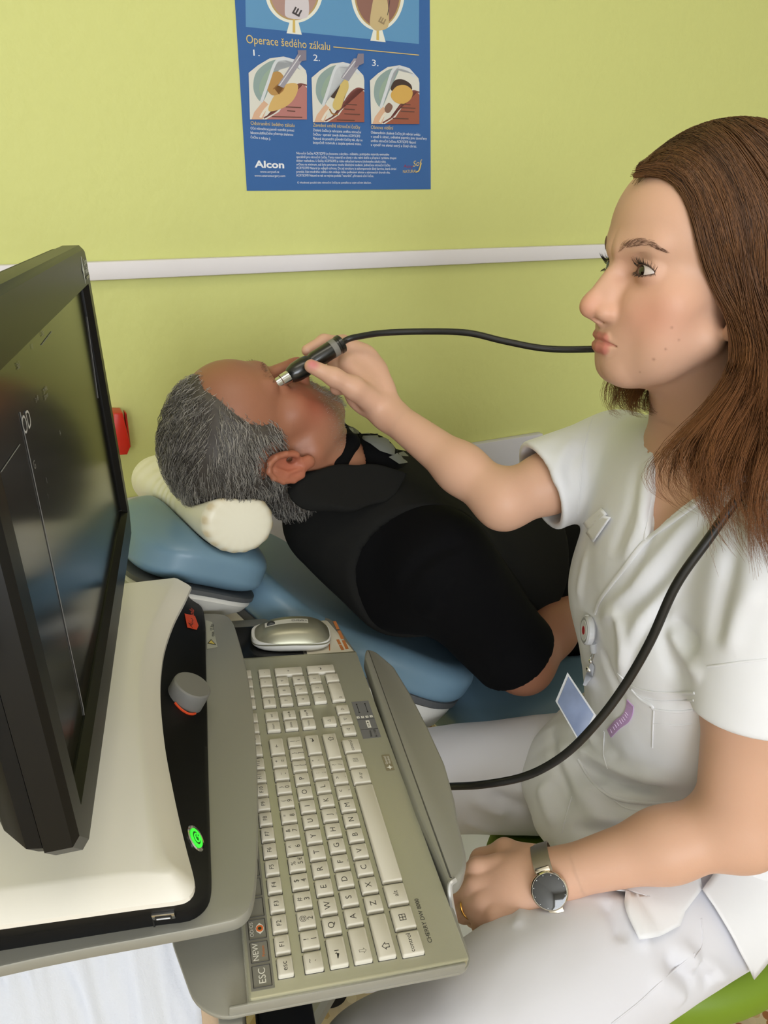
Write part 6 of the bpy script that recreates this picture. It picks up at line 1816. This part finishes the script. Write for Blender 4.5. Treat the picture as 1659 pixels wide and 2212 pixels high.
# backrest along the body
bx0 = P(566, 1240, 1.015); bx1 = P(1066, 1512, 1.130)
bd = unit(bx1 - bx0); BLn = np.linalg.norm(bx1 - bx0)
by = unit((-.42, .90, 0)); by = unit(by - bd * np.dot(by, bd)); bz_ = np.cross(bd, by)
if bz_[2] < 0: bz_ = -bz_
def back_pt(s, y, z): return bx0 + bd * s + by * y + bz_ * z
BBm = np.stack((bd, by, bz_), 1)
bcen = back_pt(BLn * .5 - .012, .20, -.030)
def backrest_f(p):
    q = (p - bcen) @ BBm
    half = BLn * .5 + .010
    w = .205 - .030 * np.clip(-q[:, 0] / half, 0, 1) ** 2
    sag = .022 * np.exp(-((q[:, 0] + half * .35) / .10) ** 2)
    z = q[:, 2] + sag - .018 * np.clip(q[:, 0] / half, -1, 1) ** 3
    r = (np.abs(q[:, 0] / half) ** 4 + np.abs(q[:, 1] / w) ** 4) ** .25
    k = np.stack(((r - 1) * .19 + .026, np.abs(z) - .034 + .026), 1)
    d = np.linalg.norm(np.maximum(k, 0), axis=1) + np.minimum(k.max(1), 0) - .026
    return d
def backrest_c(p): return smax(backrest_f(p), -(np.minimum(tee_f(p), vest_f(p)) - .004), .01)
v_, f_ = surface(backrest_c, bcen - .40, bcen + .40, .0055)
fastmesh('backrest_cushion', v_, f_, None, M_vinyl, chair)
def shell_ring(sc, dz, n=72):
    o = []; half = BLn * .5 + .010
    for i in range(n):
        a = 2 * math.pi * i / n; c, s = math.cos(a), math.sin(a)
        x = math.copysign(abs(c) ** .5, c) * half * .985 * sc
        w = .205 - .030 * max(0, -x / half) ** 2
        y = math.copysign(abs(s) ** .5, s) * w * .985 * sc
        b = -.022 * math.exp(-((x + half * .35) / .10) ** 2) + .018 * max(-1, min(1, x / half)) ** 3
        o.append(bcen + bd * x + by * y + bz_ * (b + dz))
    return o
loft('backrest_piping', [shell_ring(.96, -.022), shell_ring(1.004, -.024), shell_ring(1.004, -.034), shell_ring(.96, -.036)], M_pipe, chair)
loft('backrest_shell', [shell_ring(.99, -.0365), shell_ring(.985, -.050), shell_ring(.965, -.075), shell_ring(.88, -.105), shell_ring(.60, -.125)], M_cshell, chair)
tube('headrest_arm', catmull([hcen - hz * .085, hcen - hz * .10 + hx * .08, back_pt(.06, .17, -.11), back_pt(.14, .18, -.10)], 6), .022, M_cshell, chair, 14)
# seat and pedestal further along
sdir = unit(V3(.86, .46, 0)); syv = unit(V3(-.46, .86, 0))
s0 = back_pt(BLn - .02, .20, -.06)
scn = V3(s0[0], s0[1], s0[2] - .02) + sdir * .30
SBm = np.stack((sdir, syv, up3), 1)
seat_c = rbox(scn, (.34, .235, .055), .045, SBm)
v_, f_ = surface(lambda p: smax(seat_c(p), -(np.minimum(mtr_f(p), tee_f(p)) - .004), .01), scn - .46, scn + .46, .010)
fastmesh('seat_cushion', v_, f_, None, M_vinyl, chair)
v_, f_ = surface(rbox(scn - up3 * .075, (.30, .20, .030), .025, SBm), scn - .46, scn + .46, .012)
fastmesh('seat_shell', v_, f_, None, M_cshell, chair)
lg_c = scn + sdir * .58
v_, f_ = surface(rbox(lg_c - up3 * .01, (.24, .20, .045), .04, SBm), lg_c - .40, lg_c + .40, .012)
fastmesh('leg_rest', v_, f_, None, M_vinyl, chair)
pz0 = scn[2] - .10
box('pedestal', V3(scn[0], scn[1], pz0 / 2 + .02), sdir * .30, syv * .22, up3 * (pz0 - .04), M_cshell, chair, .03, 4)
box('floor_plate', V3(scn[0], scn[1], .022), sdir * .80, syv * .46, up3 * .044, M_cshell, chair, .015, 3)
# ================================================================== probe, cable, watch, ring, badge
prb = empty('ultrasound_probe', PB1)
tag(prb, 'black pen-shaped ultrasound probe with silver tip held to the eye', 'probe')
M_pblk = mat('probe_black', (16, 17, 15), .28, coat=.3)
LP = np.linalg.norm(PB1 - PB0)
lathe('handle', PB0, PAX, [(.0115, 0), (.0127, .0012), (.0127, .006), (.0119, .0065), (.0119, .046), (.0108, .050), (.0108, .0520), (.0124, .055), (.0136, .064), (.0130, .076), (.0108, .084), (.0090, .0865)], M_pblk, prb, 36)
lathe('tip', PB0 + PAX * .0860, PAX, [(.0086, 0), (.0086, .012), (.0078, .013), (.0076, .022), (.0050, .0235)], M_chrome, prb, 32)
lathe('label_band', PB0 + PAX * .0100, PAX, [(.0119, 0), (.0122, .0002), (.0122, .0080), (.0119, .0082)], mat('band_grey', (120, 118, 112), .4), prb, 32)
lathe('socket_ring', PB0 - PAX * .0006, PAX, [(.0070, 0), (.0070, .0012), (.0058, .0012), (.0058, 0)], M_chrome, prb, 28)
lathe('strain_relief', PB0 - PAX * .008, PAX, [(.0036, 0), (.0042, .008), (.0050, .0095)], M_pblk, prb, 20)
cab = tube('probe_cable', catmull([PB0 + PAX * .004, PB0 - PAX * .010, P(775, 727, .985), P(830, 719, .975), P(920, 716, .965), P(1010, 719, .95), P(1090, 737, .94), P(1180, 753, .93), P(1285, 754, .92), P(1420, 748, .915), P(1580, 760, .90), P(1690, 840, .84), P(1740, 930, .70), P(1690, 1000, .630), P(1605, 1065, .612), P(1530, 1165, .622), P(1460, 1265, .640), P(1405, 1385, .665), P(1350, 1480, .690), P(1290, 1560, .710), P(1220, 1630, .735), P(1140, 1675, .765), P(1050, 1694, .790), P(975, 1699, .830), P(900, 1700, .88), P(800, 1690, .95)], 8), .0042, mat('cable_black', (22, 22, 22), .4), None, 12)
tag(cab, 'black probe cable looping over the shoulder and lap of the woman', 'cable')
# watch on the near wrist
wt = empty('wristwatch', NW); tag(wt, 'round silver smartwatch with black dial and mesh strap on the wrist', 'watch')
wcn = NW + ax_ * .006
M_steel = mat('watch_steel', (206, 198, 184), .16, metal=1.0); M_mesh = mat('mesh_strap', (176, 168, 158), .35, metal=.9, bump=.5, scale=2200, dist=.0006)
h_, nn_ = hit(bv_w, 1186, 1920)
if h_ is None: h_, nn_ = wcn + upn * .024, upn
wnn = unit(nn_ * .8 + upn * .3 + sdn * .2 + unit(CAM - h_) * .45)
wcc = h_ + nn_ * .0035
lathe('case', wcc - wnn * .002, wnn, [(.0170, 0), (.0192, .002), (.0198, .0055), (.0190, .0085), (.0178, .0095)], M_steel, wt, 56)
lathe('dial', wcc + wnn * .0070, wnn, [(.0176, 0), (.0176, .0008), (.0150, .0012), (.0001, .0013)], mat('watch_glass', (8, 8, 9), .06, coat=.6), wt, 56)
wx, wy = frame_of(wnn)
for k in range(12):
    a = k * math.pi / 6; c_ = wcc + wnn * .0083 + (wx * math.cos(a) + wy * math.sin(a)) * .0160
    lathe('hour_dot', c_, wnn, [(.0004, 0), (.0004, .0002)], M_pw, wt, 8)
# strap: band hugging the wrist just where the case sits
wp = (wcc - NW) @ ax_
lpw = []
for k in range(40):
    a = 2 * math.pi * k / 40
    d_ = upn * math.cos(a) + sdn * math.sin(a); c0 = NW + ax_ * wp
    r_ = bv_w.ray_cast(Vector(c0 + d_ * .06), Vector(-d_))
    q_ = np.array(r_[0]) if r_[0] is not None and np.linalg.norm(np.array(r_[0]) - c0) < .05 else c0 + d_ * .026
    lpw.append(q_ + d_ * .0012)
lpw = np.array(lpw)
for _ in range(2): lpw = (np.roll(lpw, 1, 0) + lpw * 2 + np.roll(lpw, -1, 0)) / 4
strap_r = [[p - ax_ * .0095 + unit(p - (NW + ax_ * wp)) * .0, p + ax_ * .0095, p + ax_ * .0095 + unit(p - (NW + ax_ * wp)) * .0016, p - ax_ * .0095 + unit(p - (NW + ax_ * wp)) * .0016] for p in lpw]
strap_r.append(strap_r[0])
loft('strap', strap_r, M_mesh, wt, False, False, sharp=30)
sdv = unit(np.cross(wnn, ax_))
for s in (1, -1): box('lug', wcc + sdv * s * .0195 + wnn * .001, ax_ * .016, sdv * .007, wnn * .005, M_steel, wt, .0012)
# gold ring on the ring finger of the resting hand and one on the probe hand
def ring_at(name, c, axis, r, label):
    x, y = frame_of(axis); pts = [c + (x * math.cos(a) + y * math.sin(a)) * r for a in np.linspace(0, 2 * math.pi, 33)]
    tag(tube(name, pts, .0012, mat('gold', (212, 160, 84), .2, metal=1.0), None, 8, False), label, 'ring')
k = 2; rs, rL, ra0 = .010, .045, .079
ring_at('finger_ring', NH(ra0 + rL * .40, rs * 1.01, .001), unit(NH(ra0 + rL * .62, rs, -.010) - NH(ra0, rs * 1.02, .012)), .0108, 'thin gold ring on the hand resting in the lap')
ring_at('finger_ring', P(724, 791, 1.055), unit(P(708, 808, 1.035) - P(726, 790, 1.058)), .0108, 'gold ring on the hand that holds the probe')
# badge reel and name badge
bd_ = empty('badge_holder', P(1262, 1330, .80)); tag(bd_, 'clear retractable badge reel with hanging blue identity card on the tunic', 'badge')
M_clear = mat('clear_plastic', (225, 228, 235), .12, alpha=.55, spec=.6)
h1, n1 = hit(bv_t, 1275, 1365)
rc_ = P(1271, 1362, np.dot(h1 - CAM, ray(1271, 1362)) / np.dot(ray(1271, 1362), ray(1271, 1362)) - .012)
rn__ = unit(V3(-1, .0, .05))
lathe('reel', rc_ - rn__ * .004, rn__, [(.0150, 0), (.0172, .002), (.0172, .0075), (.0150, .0095)], mat('reel_grey', (196, 198, 204), .18, coat=.4), bd_, 40)
lathe('reel_face', rc_ + rn__ * .0052, rn__, [(.0125, 0), (.0120, .0006)], M_pw, bd_, 36)
lathe('reel_print', rc_ + rn__ * .0059, rn__, [(.0050, 0), (.0050, .0003), (.0036, .0003), (.0036, 0)], mat('reel_red', (196, 60, 66), .5), bd_, 24)
text('reel_print', '+', .008, rc_ + rn__ * .0063, *((lambda a: (a[0], a[1]))(frame_of(rn__))), mat('reel_red', (196, 60, 66), .5), bd_)
tdep = lambda x, y, d: (lambda r, h: P(x, y, (np.dot(h - CAM, r) / np.dot(r, r)) - d))(ray(x, y), hit(bv_t, x, y)[0] if hit(bv_t, x, y)[0] is not None else h1)
tube('cord_loop', [tdep(1268, 1330, .006), tdep(1268, 1336, .006)], .0022, M_pw, bd_, 8)
tube('reel_neck', [tdep(1281, 1388, .008), tdep(1282, 1408, .006)], [.0042, .0036], M_clear, bd_, 12)
tube('clip_wire', catmull([tdep(1281, 1408, .006), tdep(1275, 1422, .006), tdep(1278, 1430, .006), tdep(1284, 1412, .006)], 5), .0006, M_chrome, bd_, 6)
for x, y, r in ((1276, 1428, .0026), (1272, 1446, .0036)):
    c_ = tdep(x, y, .006); lathe('snap_stud', c_, unit(CAM - c_), [(r, 0), (r, .0012), (r * .6, .002), (r * .4, .0022)], M_chrome, bd_, 20)
s_p = [tdep(x, y, .005) for x, y in ((1277, 1430), (1284, 1440), (1280, 1462), (1266, 1482), (1259, 1480), (1266, 1455))]
slab('strap', s_p, unit(CAM - s_p[0]) * .0005, M_clear, bd_, 0)
cb = [tdep(1222, 1452, .016), tdep(1262, 1478, .012), tdep(1287, 1560, .010), tdep(1262, 1590, .012), tdep(1238, 1580, .016), tdep(1203, 1508, .020)]
def planar(pts):
    p = np.array(pts); c = p.mean(0); u_, s_, v_ = np.linalg.svd(p - c); n = v_[2]; n = n if np.dot(n, CAM - c) > 0 else -n
    return [q - n * np.dot(q - c, n) for q in p], n
cbp, cn = planar([P(1226, 1452, .80), P(1288, 1545, .785), P(1256, 1612, .785), P(1200, 1514, .80)])
slab('card_sleeve', cbp, cn * .0016, M_clear, bd_, .0004)
cc_ = np.mean(cbp, 0)
slab('identity_card', [cc_ + (q - cc_) * .88 + cn * .0017 for q in cbp], cn * .0006, mat('card_blue', (110, 124, 156), .25, var=.35, scale=40), bd_, .0002)
# ================================================================== things below the shelf
def cloth_sheet(name, px, z_fun, m, label, cat, nu=90, nv=60, seed=1, amp=.006, edge=.004):
    """draped sheet spanned between four floor-plan corners given on horizontal levels"""
    a, b, c, d = [onz(x, y, z) for x, y, z in px]
    V_, F_ = [], []
    for j in range(nv + 1):
        for i in range(nu + 1):
            s, t = i / nu, j / nv
            V_.append((a * (1 - s) + b * s) * (1 - t) + (d * (1 - s) + c * s) * t)
    V_ = np.array(V_); V_ += np.outer(noise3(V_, 38, seed) * amp + noise3(V_, 90, seed + 1) * amp * .35, (0, 0, 1)) + np.outer(noise3(V_, 50, seed + 2) * edge, (1, 0, 0))
    rc = np.random.default_rng(seed); ctr_ = V_.mean(0); ext = np.ptp(V_, axis=0)
    for _ in range(46):
        p0 = ctr_ + (rc.random(3) - .5) * ext; a_ = rc.normal(-1.0, .5); n2 = np.array((-math.sin(a_), math.cos(a_), 0)); t2 = np.array((math.cos(a_), math.sin(a_), 0))
        dd = (V_ - p0) @ n2; ll = (V_ - p0) @ t2
        V_[:, 2] += amp * .8 * rc.choice((-1, 1)) * np.exp(-(dd / .006) ** 2) * np.exp(-(ll / .09) ** 2)
    for j in range(nv):
        for i in range(nu): k = j * (nu + 1) + i; F_.append((k, k + 1, k + nu + 2, k + nu + 1))
    me = mesh(name, V_, F_, True, 0); o = link(name, me, m)
    md = o.modifiers.new('thickness', 'SOLIDIFY'); md.thickness = .0015
    return tag(o, label, cat)
M_towel = mat('white_towel', (214, 218, 228), .85, bump=.5, scale=420, dist=.0012)
cloth_sheet('white_towel', [(-300, 2000, .715), (428, 1965, .730), (452, 2300, .560), (-300, 2330, .540)], None, M_towel, 'crinkled white paper cloth hanging below the grey shelf', 'cloth', seed=3, amp=.016)
cloth_sheet('beige_cloth', [(425, 2060, .705), (478, 2070, .69), (545, 2330, .56), (436, 2330, .58)], None, mat('beige_fabric', (188, 164, 138), .8, bump=.2, scale=300), 'beige cloth hanging beside the white paper under the tray', 'cloth', 30, 40, 13, .004, .006)
cart = empty('instrument_cart', onz(450, 2212, 0)); tag(cart, 'grey wheeled cart column that carries the shelf and the tray', 'cart')
ctr = onz(330, 1650, SHELF_Z); cz = ctr * 1.0
box('column', V3(ctr[0] , ctr[1], (SHELF_Z - .012) / 2 + .03), U * .12, W * .08, up3 * (SHELF_Z - .012 - .065), M_metal_grey, cart, .006)
for s in (1, -1):
    for e in (0, 1):
        p0 = V3(ctr[0], ctr[1], .05) + U * (.02 * s); p1 = V3(ctr[0], ctr[1], .05) + U * .24 * s + W * (.20 if e else -.20)
        lgc = tube('leg', [p0, p1], [.022, .018], M_metal_grey, cart, 10)
        lathe('castor', p1 - V3(0, 0, .022) - U * .010, U, [(.024, 0), (.026, .003), (.026, .017), (.024, .020)], M_blackp, lgc, 20)
sp0, sp1 = onz(538, 2190, .60), onz(536, 2260, .45)
box('tray_bracket', kb(.03, .040, -.085), KU * .10, KV * .018, up3 * .12, M_metal_grey, cart, .002)
bxk = empty('black_case', kb(.08, -.01, -.18)); tag(bxk, 'black plastic case half hidden under the keyboard tray', 'case')
box('case_body', kb(.075, -.008, -.17), KU * .16, KV * .045, up3 * .10, mat('case_black', (14, 15, 17), .4), bxk, .006)
box('case_lid', kb(.075, -.008, -.117), KU * .163, KV * .048, up3 * .006, mat('case_black2', (22, 23, 26), .35), bxk, .002)
